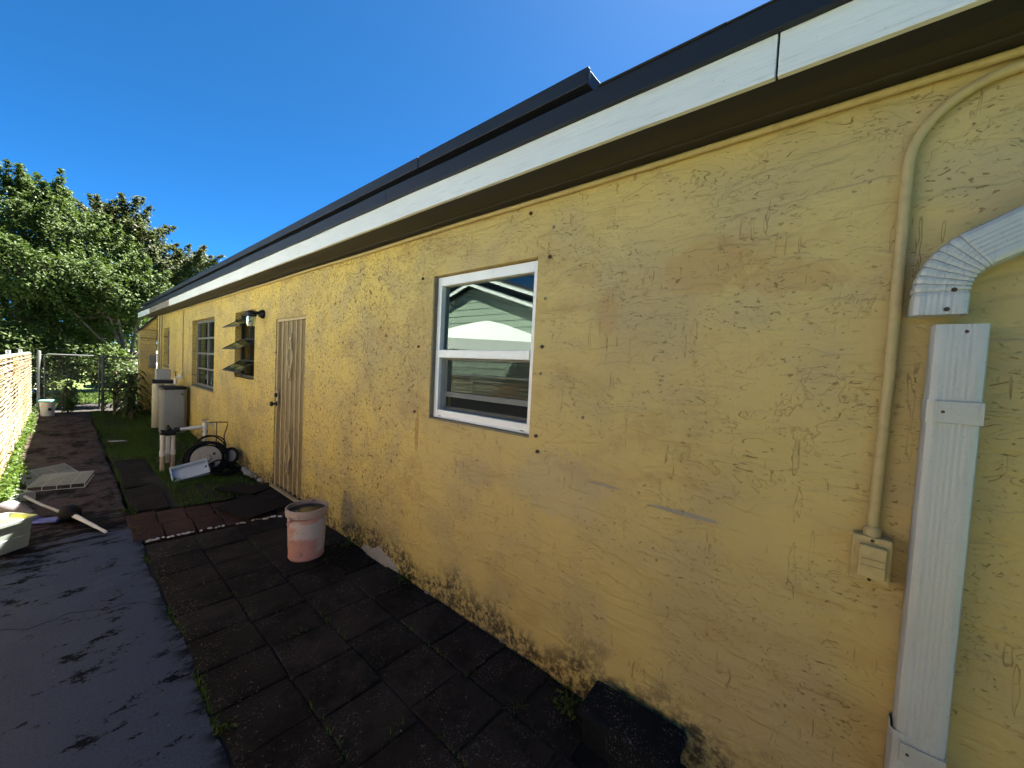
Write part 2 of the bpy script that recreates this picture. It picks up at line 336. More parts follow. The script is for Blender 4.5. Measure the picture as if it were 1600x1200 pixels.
M['sponge'] = simple('yellow_sponge', (0.62, 0.52, 0.05), 0.9, 0.3, 25, 0.6)
M['whiteplastic'] = simple('white_plastic', (0.68, 0.68, 0.67), 0.4, 0.08, 6, 0.0, dirt=0.15)
M['greyplastic'] = simple('pale_grey_plastic', (0.42, 0.43, 0.45), 0.45, 0.08, 6, 0.0, dirt=0.12)
M['blueplastic'] = simple('blue_violet_plastic', (0.14, 0.16, 0.42), 0.45, 0.15, 6, 0.0)
M['bristle'] = simple('grey_bristles', (0.16, 0.145, 0.155), 0.9, 0.2, 40, 0.6)
M['teal'] = simple('teal_lid', (0.10, 0.33, 0.27), 0.45, 0.1, 5, 0.0)
M['reed'] = reed_mat()
M['steel'] = simple('galvanised_tube', (0.33, 0.34, 0.34), 0.45, 0.15, 6, 0.05, metal=0.5)
M['gatesteel'] = simple('dull_gate_tube', (0.075, 0.08, 0.075), 0.7, 0.2, 6, 0.05, metal=0.1)
M['litter'] = leaf_mat('dry_litter', (0.045, 0.030, 0.016), (0.26, 0.21, 0.14), 0.1, 0.8)
M['pebble'] = simple('white_pebble', (0.46, 0.44, 0.41), 0.75, 0.2, 20, 0.2, orand=0.25)
M['plaster'] = simple('bare_white_plaster', (0.36, 0.34, 0.31), 0.9, 0.45, 26, 1.0, dirt=0.85, dirtcol=(0.20, 0.17, 0.13))
M['bark'] = simple('grey_brown_bark', (0.12, 0.095, 0.07), 0.9, 0.35, 10, 0.7)
M['leafA'] = leaf_mat('broad_green_leaf', (0.022, 0.045, 0.009), (0.078, 0.112, 0.024), 0.22, 0.6)
M['leafB'] = leaf_mat('olive_leaf', (0.030, 0.040, 0.013), (0.085, 0.098, 0.034), 0.22, 0.6)
M['leafC'] = leaf_mat('strap_leaf', (0.018, 0.036, 0.009), (0.12, 0.145, 0.045), 0.2)
M['leafW'] = leaf_mat('weed_leaf', (0.028, 0.062, 0.010), (0.09, 0.13, 0.024))
M['grass'] = leaf_mat('grass_blade', (0.038, 0.078, 0.012), (0.110, 0.180, 0.035), 0.3, 0.6)
M['siding'] = simple('pale_green_siding', (0.30, 0.36, 0.29), 0.6, 0.06, 3, 0.05)
M['trimwhite'] = simple('white_gable_trim', (0.80, 0.80, 0.79), 0.5, 0.04, 4, 0.0)
M['canvas'] = simple('white_canopy_fabric', (0.78, 0.79, 0.77), 0.8, 0.06, 2, 0.1)
M['carpaint'] = simple('white_car_paint', (0.72, 0.72, 0.72), 0.25, 0.03, 2, 0.0, spec=0.6)
M['redlens'] = simple('red_lamp_lens', (0.45, 0.012, 0.015), 0.25, 0.1, 8, 0.0)
M['lampglass'] = glass_mat('ribbed_lamp_glass', (0.85, 0.84, 0.78), 1.6, 0.25, 0.55, (0.6, 0.58, 0.5))

# ------------------------------------------------------------------ mesh helpers
def origin_of(o):
    v = Vector((0, 0, 0))
    while o is not None: v += o.location; o = o.parent
    return v

class MB:
    def __init__(s): s.v = []; s.f = []; s.sm = []
    def face(s, pts, smooth=False):
        b = len(s.v); s.v += [tuple(p) for p in pts]; s.f.append(list(range(b, b + len(pts)))); s.sm.append(smooth); return s
    def box(s, a, b, mat=None):
        (x0, y0, z0), (x1, y1, z1) = a, b
        i = len(s.v)
        c = [(x0, y0, z0), (x1, y0, z0), (x1, y1, z0), (x0, y1, z0), (x0, y0, z1), (x1, y0, z1), (x1, y1, z1), (x0, y1, z1)]
        if mat is not None: c = [tuple(mat @ Vector(p)) for p in c]
        s.v += c
        for q in ((0, 3, 2, 1), (4, 5, 6, 7), (0, 1, 5, 4), (1, 2, 6, 5), (2, 3, 7, 6), (3, 0, 4, 7)):
            s.f.append([i + j for j in q]); s.sm.append(False)
        return s
    def loft(s, rings, close=True, cap=True, smooth=True):
        i = len(s.v); n = len(rings[0])
        for r in rings: s.v += [tuple(p) for p in r]
        for a in range(len(rings) - 1):
            for b in range(n if close else n - 1):
                c = (b + 1) % n
                s.f.append([i + a * n + b, i + a * n + c, i + (a + 1) * n + c, i + (a + 1) * n + b]); s.sm.append(smooth)
        if cap:
            s.f.append([i + b for b in reversed(range(n))]); s.sm.append(False)
            s.f.append([i + (len(rings) - 1) * n + b for b in range(n)]); s.sm.append(False)
        return s
    def tube(s, pts, r, n=8, cap=True, closed=False):
        pts = [Vector(p) for p in pts]; rs = r if isinstance(r, (list, tuple)) else [r] * len(pts)
        rings = []; up = None
        for k, p in enumerate(pts):
            if closed: t = pts[(k + 1) % len(pts)] - pts[k - 1]
            else: t = (pts[min(k + 1, len(pts) - 1)] - pts[max(k - 1, 0)])
            t.normalize()
            if up is None: up = t.orthogonal().normalized()
            up = (up - t * up.dot(t)).normalized(); b = t.cross(up)
            rings.append([p + (up * math.cos(2 * math.pi * j / n) + b * math.sin(2 * math.pi * j / n)) * rs[k] for j in range(n)])
        if closed: rings.append(rings[0])
        return s.loft(rings, True, cap and not closed, True)
    def lathe(s, prof, c, n=28, axis=None):
        rings = []
        for r, h in prof:
            ring = []
            for j in range(n):
                a = 2 * math.pi * j / n; v = Vector((r * math.cos(a), r * math.sin(a), h))
                if axis is not None: v = axis @ v
                ring.append(Vector(c) + v)
            rings.append(ring)
        return s.loft(rings, True, True, True)
    def build(s, name, mat, parent=None, bevel=0.0, loc=None, sharp=40, seg=2):
        me = bpy.data.meshes.new(name)
        o = bpy.data.objects.new(name, me); C.objects.link(o)
        if parent is not None: o.parent = parent
        if loc is not None and parent is None: o.location = loc
        off = origin_of(o)
        me.from_pydata([(a - off.x, b - off.y, c - off.z) for a, b, c in s.v], [], s.f)
        me.polygons.foreach_set('use_smooth', s.sm)
        me.update()
        if any(s.sm): me.set_sharp_from_angle(angle=R(sharp))
        me.materials.append(M[mat] if isinstance(mat, str) else mat)
        if bevel:
            b = o.modifiers.new('bevel', 'BEVEL'); b.width = bevel; b.segments = seg; b.limit_method = 'ANGLE'; b.angle_limit = R(40)
        return o

def tag(o, label=None, cat=None, group=None, kind=None):
    if label: o['label'] = label
    if cat: o['category'] = cat
    if group: o['group'] = group
    if kind: o['kind'] = kind
    return o
def thing(name, label, cat, loc, group=None):
    o = bpy.data.objects.new(name, None); C.objects.link(o); o.location = loc; o.empty_display_size = 0.1
    return tag(o, label, cat, group)
def box(name, mat, parent, a, b, bevel=0.0, loc=None): return MB().box(a, b).build(name, mat, parent, bevel, loc)

def wavy_board(name, mat, parent, a, b, amp, sd):
    r_ = random.Random(sd); m = MB(); (x0, y0, z0), (x1, y1, z1) = a, b; n = max(2, int((y1 - y0) / .22)); rings = []; ph = [r_.uniform(0, 6.28) for _ in range(4)]
    for i in range(n + 1):
        y = y0 + (y1 - y0) * i / n; dx = amp * (math.sin(y * 2.1 + ph[0]) + .6 * math.sin(y * 5.7 + ph[1])); dz = amp * (math.sin(y * 1.7 + ph[2]) + .5 * math.sin(y * 6.3 + ph[3])); e = r_.uniform(-.3, .3) * amp
        rings.append([(x0 + dx, y, z0 + dz + e), (x1, y, z0 + dz), (x1, y, z1 + dz), (x0 + dx, y, z1 + dz - e)])
    return m.loft(rings, True, True, False).build(name, mat, parent, 0.002)

def leaf_mesh(name, pos, nrm, L, W, mat, parent=None, loc=None, fold=0.18, droop=0.0):
    """pos, nrm (leaf facing), each leaf a folded rhombus of length L (array) and width W"""
    n = len(pos); pos = np.asarray(pos, float); nrm = np.asarray(nrm, float)
    nrm /= np.linalg.norm(nrm, axis=1, keepdims=True) + 1e-9
    a = rng.normal(size=(n, 3)); a[:, 2] -= droop
    t = a - nrm * np.sum(a * nrm, axis=1, keepdims=True); t /= np.linalg.norm(t, axis=1, keepdims=True) + 1e-9
    b = np.cross(nrm, t); L = np.asarray(L).reshape(-1, 1); W = np.asarray(W).reshape(-1, 1)
    base = pos - t * L * 0.5; tip = pos + t * L * 0.5 - nrm * L * 0.08
    l = pos + b * W * 0.5 + nrm * W * fold - t * L * 0.05; r = pos - b * W * 0.5 + nrm * W * fold - t * L * 0.05
    v = np.stack([base, l, tip, r], axis=1).reshape(-1, 3)
    i = np.arange(n) * 4
    f = np.stack([i, i + 1, i + 2, i, i + 2, i + 3], axis=1).reshape(-1)
    me = bpy.data.meshes.new(name); o = bpy.data.objects.new(name, me); C.objects.link(o)
    if parent is not None: o.parent = parent
    elif loc is not None: o.location = loc
    off = origin_of(o); v = v - np.array([off.x, off.y, off.z])
    me.vertices.add(4 * n); me.vertices.foreach_set('co', v.ravel())
    me.loops.add(6 * n); me.loops.foreach_set('vertex_index', f.astype(np.int32))
    me.polygons.add(2 * n); me.polygons.foreach_set('loop_start', (np.arange(2 * n) * 3).astype(np.int32))
    me.update(calc_edges=True); me.validate()
    at = me.attributes.new('tint', 'FLOAT', 'POINT'); tv = np.repeat(np.clip(rng.normal(0.5, 0.25, n), 0, 1), 4); at.data.foreach_set('value', tv.astype(np.float32))
    me.materials.append(M[mat]); return o

def blade_mesh(name, pos, h, wd, mat, loc=None, lean=0.5, parent=None):
    n = len(pos); pos = np.asarray(pos, float); a = rng.uniform(0, 2 * np.pi, n); h = np.asarray(h).reshape(-1, 1)
    d = np.stack([np.cos(a), np.sin(a), np.zeros(n)], 1); e = np.stack([-np.sin(a), np.cos(a), np.zeros(n)], 1)
    ln = rng.uniform(0.1, lean, n).reshape(-1, 1); up = np.array([0, 0, 1.0])
    v = np.stack([pos - e * wd, pos + e * wd, pos + up * h * .55 + d * h * ln * .4 + e * wd * .8, pos + up * h * .55 + d * h * ln * .4 - e * wd * .8, pos + up * h * (1 - .3 * ln) + d * h * ln], 1).reshape(-1, 3)
    i = np.arange(n) * 5
    f = np.stack([i, i + 1, i + 2, i, i + 2, i + 3, i + 3, i + 2, i + 4], 1).reshape(-1)
    me = bpy.data.meshes.new(name); o = bpy.data.objects.new(name, me); C.objects.link(o)
    if parent is not None: o.parent = parent
    elif loc is not None: o.location = loc
    off = origin_of(o); v = v - np.array([off.x, off.y, off.z])
    me.vertices.add(5 * n); me.vertices.foreach_set('co', v.ravel())
    me.loops.add(9 * n); me.loops.foreach_set('vertex_index', f.astype(np.int32))
    me.polygons.add(3 * n); me.polygons.foreach_set('loop_start', (np.arange(3 * n) * 3).astype(np.int32))
    me.update(calc_edges=True); me.validate()
    at = me.attributes.new('tint', 'FLOAT', 'POINT'); at.data.foreach_set('value', np.repeat(np.clip(rng.normal(0.5, 0.28, n), 0, 1), 5).astype(np.float32))
    me.materials.append(M[mat]); return o

# ================================================================== SETTING
g = MB().face([(-400, -400, -0.10), (400, -400, -0.10), (400, 400, -0.10), (-400, 400, -0.10)]).build('ground', 'ground'); tag(g, kind='structure')
dr = MB().face([(-3.6, 1.0, -0.09), (-0.62, 1.0, -0.09), (-0.62, 26, -0.09), (-3.6, 26, -0.09)]).build('bounce_paving', 'bounce_pave'); tag(dr, kind='structure')  # unseen pale paving, added to bounce sunlight onto the yellow wall

shade_gnd = MB().face([(-3.5, 13.96, -0.085), (1.29, 13.96, -0.085), (4.0, 16.9, -0.085), (-3.5, 16.9, -0.085)]).build('gate_shade_ground', 'soil'); tag(shade_gnd, kind='structure')  # dark sheet: shade behind the gate put into the ground colour
# --- alley slab path (two pieces split by a crack)
WX = 1.63                                           # face of the yellow wall
pts = [(-0.40 + 0.82 * i / 24, 0) for i in range(25)]
def crack_y(x): return 3.42 - 0.48 * (x + 0.22) + 0.05 * math.sin(x * 9) + 0.025 * math.sin(x * 23 + 1) + 0.012 * math.sin(x * 61)
def edge_wob(y): return 0.415 + 0.012 * math.sin(y * 3.1) + 0.008 * math.sin(y * 7.7 + 1) + 0.005 * math.sin(y * 19)
path = tag(MB().face([(-0.52, -3, -0.07), (0.46, -3, -0.07), (0.46, 14.1, -0.07), (-0.52, 14.1, -0.07)]).build('path', 'soil'), kind='structure')
def slab_piece(y0f, y1f, name):
    m = MB(); xs = [-0.40 + 0.8 * i / 24 for i in range(25)]
    a = [(x, y0f(x)) for x in xs]; ye = y1f(0.4); y0e = y0f(0.4); k = max(2, int((ye - y0e) / 0.12))
    right = [(edge_wob(y0e + (ye - y0e) * j / k), y0e + (ye - y0e) * j / k) for j in range(k + 1)]
    top = [(x, y1f(x)) for x in reversed(xs)]
    ring = a[:-1] + right + top[1:]
    m.face([(x, y, 0.0) for x, y in ring])
    n = len(ring)
    for j in range(n):
        p, q = ring[j], ring[(j + 1) % n]; m.face([(p[0], p[1], -0.065), (q[0], q[1], -0.065), (q[0], q[1], 0), (p[0], p[1], 0)])
    return m.build(name, 'slab', path)
slab_piece(lambda x: -3.0, lambda x: crack_y(x) - 0.004, 'slab')
slab_piece(lambda x: crack_y(x) + 0.004, lambda x: 8.1, 'slab')
slab_piece(lambda x: 8.112, lambda x: 13.95, 'slab')

# --- black stained pavers, 0.305 m squares
pav = tag(MB().face([(0.40, -2, -0.012), (WX + 0.05, -2, -0.012), (WX + 0.05, 4.09, -0.012), (0.40, 4.17, -0.012)]).build('pavement', 'joint'), kind='structure')
def paver_proto(sx, sy, mat, seedv):
    rr = random.Random(seedv); m = MB(); hx, hy = sx / 2, sy / 2; t = 0.05
    j = lambda a: a + rr.uniform(-0.006, 0.006)
    b = 0.007
    bot = [(j(-hx), j(-hy)), (j(0), -hy), (j(hx), j(-hy)), (hx, j(0)), (j(hx), j(hy)), (j(0), hy), (j(-hx), j(hy)), (-hx, j(0))]
    inn = [(x * (1 - b / hx), y * (1 - b / hy)) for x, y in bot]
    m.loft([[(x, y, -t) for x, y in bot], [(x, y, -b * .8) for x, y in bot], [(x, y, 0) for x, y in inn]], True, True, False)
    me = bpy.data.meshes.new('paver'); me.from_pydata(m.v, [], m.f); me.materials.append(M[mat]); return me
protos = [paver_proto(0.296, 0.296, 'paver', s) for s in range(5)]
pale = paver_proto(0.296, 0.296, 'palepaver', 9)
rr = random.Random(3)
hole = (1.40, 2.80)                                  # sunken drain beside the wall: one paver left out
for ci in range(4):
    cx = 0.43 + 0.15 + 0.30 * ci
    for ri in range(17):
        cy = 4.07 - 0.152 - 0.304 * ri + (0.03, -0.02, 0.05, 0.0)[ci]
        if ci == 3 and abs(cy - hole[1]) < 0.16: continue
        me = pale if (ci, ri) in ((2, 1), (3, 1)) else protos[rr.randrange(5)]
        o = bpy.data.objects.new('paver', me); C.objects.link(o); o.parent = pav
        o.location = (cx, cy, rr.uniform(-0.006, 0.003)); o.rotation_euler = (rr.uniform(-.012, .012), rr.uniform(-.012, .012), rr.uniform(-.015, .015) + rr.choice((0, math.pi / 2, math.pi)))
# drain pit
dp = thing('drain_pit', 'dark sunken drain opening in the pavers just below the orange bucket', 'drain', (1.45, 2.80, -0.05))
m = MB(); m.box((1.335, 2.655, -0.05), (1.36, 2.945, 0.004)); m.box((1.36, 2.655, -0.05), (1.60, 2.68, 0.006)); m.box((1.36, 2.92, -0.05), (1.60, 2.945, 0.002))
m.build('rim', 'step', dp, 0.006); box('floor', 'mat', dp, (1.36, 2.68, -0.02), (1.60, 2.92, -0.008))

# --- red tile apron and threshold step
ap = tag(MB().face([(0.36, 4.2, -0.05), (WX + 0.04, 4.1, -0.05), (WX + 0.04, 5.2, -0.05), (0.36, 5.05, -0.05)]).build('tiled_apron', 'joint'), kind='structure')
tp = [paver_proto(0.198, 0.352, 'redtile', s) for s in (21, 22, 23)]
for ci in range(6):
    for ri in range(2):
        o = bpy.data.objects.new('tile', tp[(ci * 2 + ri) % 3]); C.objects.link(o); o.parent = ap
        o.location = (0.48 + 0.204 * ci, 4.44 + 0.36 * ri - 0.035 * ci, 0.004 + rr.uniform(-.002, .002)); o.rotation_euler = (rr.uniform(-.01, .01), rr.uniform(-.01, .01), -0.05 + rr.uniform(-.01, .01))
st = MB().box((1.40, 4.20, -0.04), (WX + 0.02, 5.22, 0.028)).build('threshold_step', 'step', None, 0.008, (1.5, 4.7, 0)); tag(st, 'low dark concrete step below the tan barred door', 'step')
# --- stepping slabs in the grass
for i, (a, b, c, d, lab) in enumerate([((.44, 5.06), (.70, 5.02), (.73, 5.93), (.43, 5.93), 'dark concrete stepping slab touching the red tiles'),
                                   ((.44, 6.00), (.74, 5.98), (.76, 7.50), (.46, 7.52), 'longer dark concrete stepping slab farther from the red tiles')]):
    m = MB(); q = [a, b, c, d]
    m.loft([[(x, y, -0.05) for x, y in q], [(x, y, 0.012 + 0.004 * i) for x, y in q]], True, True, False)
    tag(m.build('stepping_slab', 'step', None, 0.006, ((a[0] + c[0]) / 2, (a[1] + c[1]) / 2, 0)), lab, 'slab', 'stepping slabs beside the path')

# --- grass strip
nx, ny = 14, 90
m = MB()
def gz(x, y): return -0.025 + 0.025 * math.sin(x * 5 + y * 1.7) * math.sin(y * 2.3) + 0.02 * math.sin(y * 0.9 + x * 3)
P = [[(0.44 + 1.25 * i / nx, 5.02 + 8.9 * j / ny) for i in range(nx + 1)] for j in range(ny + 1)]
for j in range(ny):
    for i in range(nx):
        q = [P[j][i], P[j][i + 1], P[j + 1][i + 1], P[j + 1][i]]; m.face([(x, y, gz(x, y)) for x, y in q], True)
tag(m.build('soil_strip', 'soil'), kind='structure')
pos = []; hs = []
while len(pos) < 42000:
    x = random.uniform(0.43, 1.66); y = 5.0 + 8.8 * random.random() ** 1.25
    if x < 0.77 and y < 7.55 and not (x < 0.455): continue
    dn = 0.5 + 0.5 * math.sin(x * 6.3 + y * 1.1) * math.sin(y * 1.9 - x * 2)
    if 1.0 < x and y < 5.7 and random.random() < 0.75: continue
    if random.random() > 0.30 + 0.75 * dn: continue
    pos.append((x, y, gz(x, y))); hs.append(random.uniform(0.025, 0.065) * (0.7 + 0.5 * dn))
gr = blade_mesh('grass', pos, hs, 0.0022, 'grass', (1, 8, 0), 1.1); tag(gr, 'dark green grass strip in shade between the path and the yellow wall', 'grass', kind='stuff')

# ================================================================== HOUSE
HY0, HY1 = -3.2, 13.68
house = thing('yellow_house', 'long low house with weathered yellow stucco wall and white fascia', 'house', (5.6, 5.2, 0))
OPEN = {'main': (1.25, 2.125, 1.19, 2.155), 'door': (4.22, 5.06, 0.03, 2.00), 'awning': (5.83, 6.71, 1.24, 2.165), 'double': (7.88, 9.55, 0.92, 2.17), 'small': (11.98, 12.76, 1.18, 2.12)}
ZT = 2.47
ys = sorted({HY0, HY1} | {v for o in OPEN.values() for v in o[:2]}); zs = sorted({-0.1, ZT} | {v for o in OPEN.values() for v in o[2:]})
m = MB(); T = 0.19
def inside(y, z): return any(a < y < b and c < z < d for a, b, c, d in OPEN.values())
for i in range(len(ys) - 1):
    for j in range(len(zs) - 1):
        y0, y1, z0, z1 = ys[i], ys[i + 1], zs[j], zs[j + 1]
        if inside((y0 + y1) / 2, (z0 + z1) / 2): continue
        m.face([(WX, y1, z0), (WX, y0, z0), (WX, y0, z1), (WX, y1, z1)])
for a, b, c, d in OPEN.values():
    m.face([(WX, a, c), (WX, a, d), (WX + T, a, d), (WX + T, a, c)]); m.face([(WX, b, d), (WX, b, c), (WX + T, b, c), (WX + T, b, d)])
    m.face([(WX, a, d), (WX, b, d), (WX + T, b, d), (WX + T, a, d)]); m.face([(WX, b, c), (WX, a, c), (WX + T, a, c), (WX + T, b, c)])
m.face([(WX, HY1, -0.1), (WX, HY1, ZT), (WX + T, HY1, ZT), (WX + T, HY1, -0.1)])
m.face([(WX, HY0, ZT), (WX, HY0, -0.1), (WX + T, HY0, -0.1), (WX + T, HY0, ZT)])
m.build('wall', 'stucco', house)
# inner side of the wall and the other three walls
m = MB()
for i in range(len(ys) - 1):
    for j in range(len(zs) - 1):
        y0, y1, z0, z1 = ys[i], ys[i + 1], zs[j], zs[j + 1]
        if inside((y0 + y1) / 2, (z0 + z1) / 2): continue
        m.face([(WX + T, y0, z0), (WX + T, y1, z0), (WX + T, y1, z1), (WX + T, y0, z1)])
m.box((5.2, HY0 + 0.2, -0.1), (5.3, HY1 - 0.2, ZT)); 
for yy in (3.6, 7.3, 10.6): m.box((WX + T + 0.002, yy, -0.1), (5.19, yy + 0.1, ZT))
m.box((WX + T + 0.002, HY0 + 0.2, ZT - 0.02), (5.19, HY1 - 0.2, ZT - 0.002))
m.box((WX + T + 0.002, HY0 + 0.2, -0.08), (5.19, HY1 - 0.2, -0.02))
m.build('inner_wall', 'inner', house)
m = MB(); m.box((WX + T + 0.001, HY0, -0.1), (9.5, HY0 + 0.15, ZT)); m.box((WX + T + 0.001, HY1 - 0.15, -0.1), (9.5, HY1, ZT)); m.box((9.35, HY0 + 0.151, -0.1), (9.5, HY1 - 0.151, ZT))
m.build('outer_wall', 'stucco', house)
# eaves: soffit boards, fascia, drip edge, flat roof, raised roof level
FX = 1.35; RY0, RY1 = -3.6, 14.75
ov = WX - FX
for k, (a, b, mt, dz) in enumerate([(FX + 0.022, FX + 0.125, 'soffit_dark', 0.0), (FX + 0.128, FX + 0.215, 'soffit', 0.006), (FX + 0.218, WX - 0.002, 'soffit', 0.0)]):
    box('soffit_board', mt, house, (a, RY0, 2.462 + dz), (b, RY1 - 0.02, 2.482 + dz), 0.002)
box('soffit_board', 'soffit_dark', house, (FX + 0.022, HY1 + 0.001, 2.484), (9.8, RY1 - 0.02, 2.50))
joints = [RY0, 0.20, 4.35, 8.35, 10.0]; rr = random.Random(5)
fseg = [(-3.6, 0.195, 'fascia', 0), (0.201, 4.40, 'fascia', .001), (4.404, 7.25, 'fascia', 0), (7.254, 8.55, 'fascia', .0015), (8.555, 10.02, 'fascia', 0), (10.025, 12.6, 'fascia_raw', .001), (12.605, RY1, 'fascia', 0)]
for a, b, mt, dx in fseg:
    wavy_board('fascia_board', mt, house, (FX - dx, a, 2.447 + dx), (FX + 0.02, b, 2.600), 0.0013, int(a * 10) + 50)
bd = [(-3.6, 2.25), (2.253, 5.3), (5.303, 8.4), (8.403, 11.5), (11.503, RY1 + .015)]
for i, (a, b) in enumerate(bd):
    wavy_board('drip_edge', 'black_trim', house, (FX - 0.022, a, 2.568), (FX + 0.03, b, 2.6475), 0.0016, i)
m = MB(); m.box((FX + 0.0305, RY0, 2.606), (9.8, RY1 + 0.01, 2.6465)); m.build('roof', 'shingle', house)
rf = house.children[-1]
m = MB(); m.box((1.50, 0.95, 2.647), (9.6, 14.0, 2.715)); m.build('raised_curb', 'black_trim', house)
for a, b in [(0.84, 1.965), (1.972, 5.2), (5.205, 8.3), (8.305, 11.4), (11.405, 14.3)]:
    m = MB(); m.box((1.36, a, 2.712), (1.378, b, 2.777)); m.build('raised_drip_edge', 'black_trim', house, 0.003)
m = MB(); m.box((1.3785, 0.842, 2.7155), (9.65, 14.3, 2.773)); m.build('raised_roof', 'black_trim', house, 0.003)
rr = random.Random(44)
for i in range(9):
    y = -3.4 + i * 0.47 + rr.uniform(-.03, .03); m = MB(); m.box((FX - 0.026, y, 2.6485), (FX + 0.02, y + 0.44, 2.653 + 0.003 * rr.random())); m.build('shingle', 'shingle', rf, 0.001)

# --- main window
a, b, c, d = OPEN['main']; X0 = WX + 0.030
win = MB(); f = 0.047
def frame_bars(y0, y1, z0, z1, wd, x0, x1, wb=None, wt=None):
    wb = wb or wd; wt = wt or wd; m = MB()
    m.box((x0, y0, z0), (x1, y0 + wd, z1)); m.box((x0, y1 - wd, z0), (x1, y1, z1))
    m.box((x0 + .0015, y0 + wd, z1 - wt), (x1 - .0015, y1 - wd, z1)); m.box((x0 + .0015, y0 + wd, z0), (x1 - .0015, y1 - wd, z0 + wb)); return m
ww = frame_bars(a + 0.004, b - 0.012, c + 0.012, d - 0.008, 0.040, X0, X0 + 0.075, 0.055, 0.058).build('window', 'vinyl', house, 0.003)
zm = 1.635
MB().box((X0 - 0.006, a + 0.045, zm - 0.026), (X0 + 0.05, b - 0.053, zm + 0.026)).build('meeting_rail', 'vinyl', ww, 0.004)
MB().face([(X0 + 0.035, b - .05, zm + .02), (X0 + 0.035, a + .04, zm + .02), (X0 + 0.035, a + .04, d - .06), (X0 + 0.035, b - .05, d - .06)]).build('upper_pane', 'glass', ww)
MB().face([(X0 + 0.060, b - .05, 1.35), (X0 + 0.060, a + .04, 1.35), (X0 + 0.060, a + .04, zm - .02), (X0 + 0.060, b - .05, zm - .02)]).build('lower_pane', 'glass', ww)
frame_bars(a + 0.046, b - 0.054, 1.345, zm - 0.02, 0.022, X0 + 0.052, X0 + 0.074, 0.034, 0.02).build('sash', 'sash', ww, 0.003)
MB().face([(X0 + 0.022, b - .053, c + .066), (X0 + 0.022, a + .045, c + .066), (X0 + 0.022, a + .045, zm - .027), (X0 + 0.022, b - .053, zm - .027)]).build('insect_screen', 'screen', ww)
m = MB()
for q in (0.0, 0.017, 0.034): m.box((X0 - 0.004 + q * .5, a + 0.046, c + 0.016 + q), (X0 + 0.03, b - 0.054, c + 0.024 + q))
m.build('track', 'vinyl', ww, 0.0015)
m = MB().box((X0 + .055, a + .047, c + .0675), (X0 + .07, b - .055, c + .09)); m.build('inner_sill', 'greyalu', ww, 0.002)
for yy in (a + 0.075, b - 0.085): MB().box((X0 - 0.0035, yy - .012, c + .022), (X0 - .001, yy + .012, c + .028)).build('weep_slot', 'darkalu', ww)
m = MB().box((WX + 0.004, a + .002, c - .002), (WX + 0.16, b - .002, c + 0.0115)); m.build('mortar_sill', 'mortar', house, 0.002)
MB().box((WX + 0.003, b - 0.0115, c + 0.012), (WX + 0.16, b - .0005, d - .001)).build('mortar_reveal', 'mortar', house, 0.002)
# shutter anchors around it
for y, z in [(2.24, 2.15), (2.26, 1.68), (2.28, 1.22), (1.17, 2.14), (1.19, 1.68), (1.20, 1.21), (1.31, 2.39), (1.185, 1.13)]:
    ax = Matrix.Rotation(R(90), 3, 'Y')
    MB().lathe([(0.0, -0.012), (0.009, -0.012), (0.010, -0.006), (0.006, -0.002), (0.005, 0.01)], (WX, y, z), 10, ax).build('anchor', 'rust', house)
for y, z in [(1.16, 2.29), (1.19, 1.93), (1.195, 1.54), (0.93, 1.34)]:
    MB().lathe([(0.0, -0.003), (0.008, -0.003), (0.010, 0.002)], (WX, y, z), 9, Matrix.Rotation(R(90), 3, 'Y')).build('patched_anchor', 'mortar', house)

# --- barred door
a, b, c, d = OPEN['door']
dj = frame_bars(a + .002, b - .002, c - .02, d - .002, 0.028, WX + .012, WX + .06, 0.03, 0.028).build('door', 'tanbar', house, 0.003)
MB().box((WX + 0.050, a + .03, c + .012), (WX + 0.070, b - .03, d - .031)).build('panel', 'tandoor', dj)
nb = 5
for i in range(nb):
    y = a + 0.03 + (b - a - 0.06) * (i + 1) / (nb + 1)
    MB().box((WX + 0.018, y - .010, c + .012), (WX + 0.038, y + .010, d - .031)).build('bar', 'tanbar', dj, 0.003)
yc = (a + b) / 2
def scroll(zc):
    m = MB(); x = WX + 0.008
    for s in (-1, 1):
        m.tube([(x, yc + s * 0.062 * math.sin(math.pi * t) * (1 + .25 * math.cos(4 * math.pi * t)), zc - 0.22 + 0.44 * t) for t in np.linspace(0, 1, 22)], 0.009, 6)
        for q in (-1, 1):
            m.tube([(x, yc + s * (0.022 + 0.018 * (1 - t) * math.cos(t * 7)), zc + q * (0.10 + 0.018 * (1 - t) * math.sin(t * 7))) for t in np.linspace(0, 1, 18)], 0.0075, 5)
            m.tube([(x, yc + s * (0.003 + 0.026 * math.sin(t * 2.6)), zc + q * (0.20 + 0.055 * t)) for t in np.linspace(0, 1, 8)], 0.0075, 5)
    m.build('scroll_ornament', 'tanbar', dj)
scroll(1.56); scroll(0.50)
MB().box((WX + .004, b - .085, 0.96), (WX + .018, b - .025, 1.16)).build('lock_plate', 'tanbar', dj, 0.004)
ax = Matrix.Rotation(R(-90), 3, 'Y')
MB().lathe([(0.0, 0.0), (.030, 0.0), (.030, .008), (.012, .012), (.011, .035), (.026, .042), (.030, .055), (.024, .068), (0.0, .072)], (WX + .004, b - .055, 1.01), 16, ax).build('knob', 'black', dj)
MB().lathe([(0.0, 0.0), (.026, 0.0), (.026, .012), (.020, .022), (0.0, .024)], (WX + .004, b - .055, 1.11), 16, ax).build('deadbolt', 'black', dj)
MB().box((WX - 0.03, a - .02, 0.0285), (WX + .05, b + .02, 0.040)).build('threshold', 'tanbar', dj, 0.003)

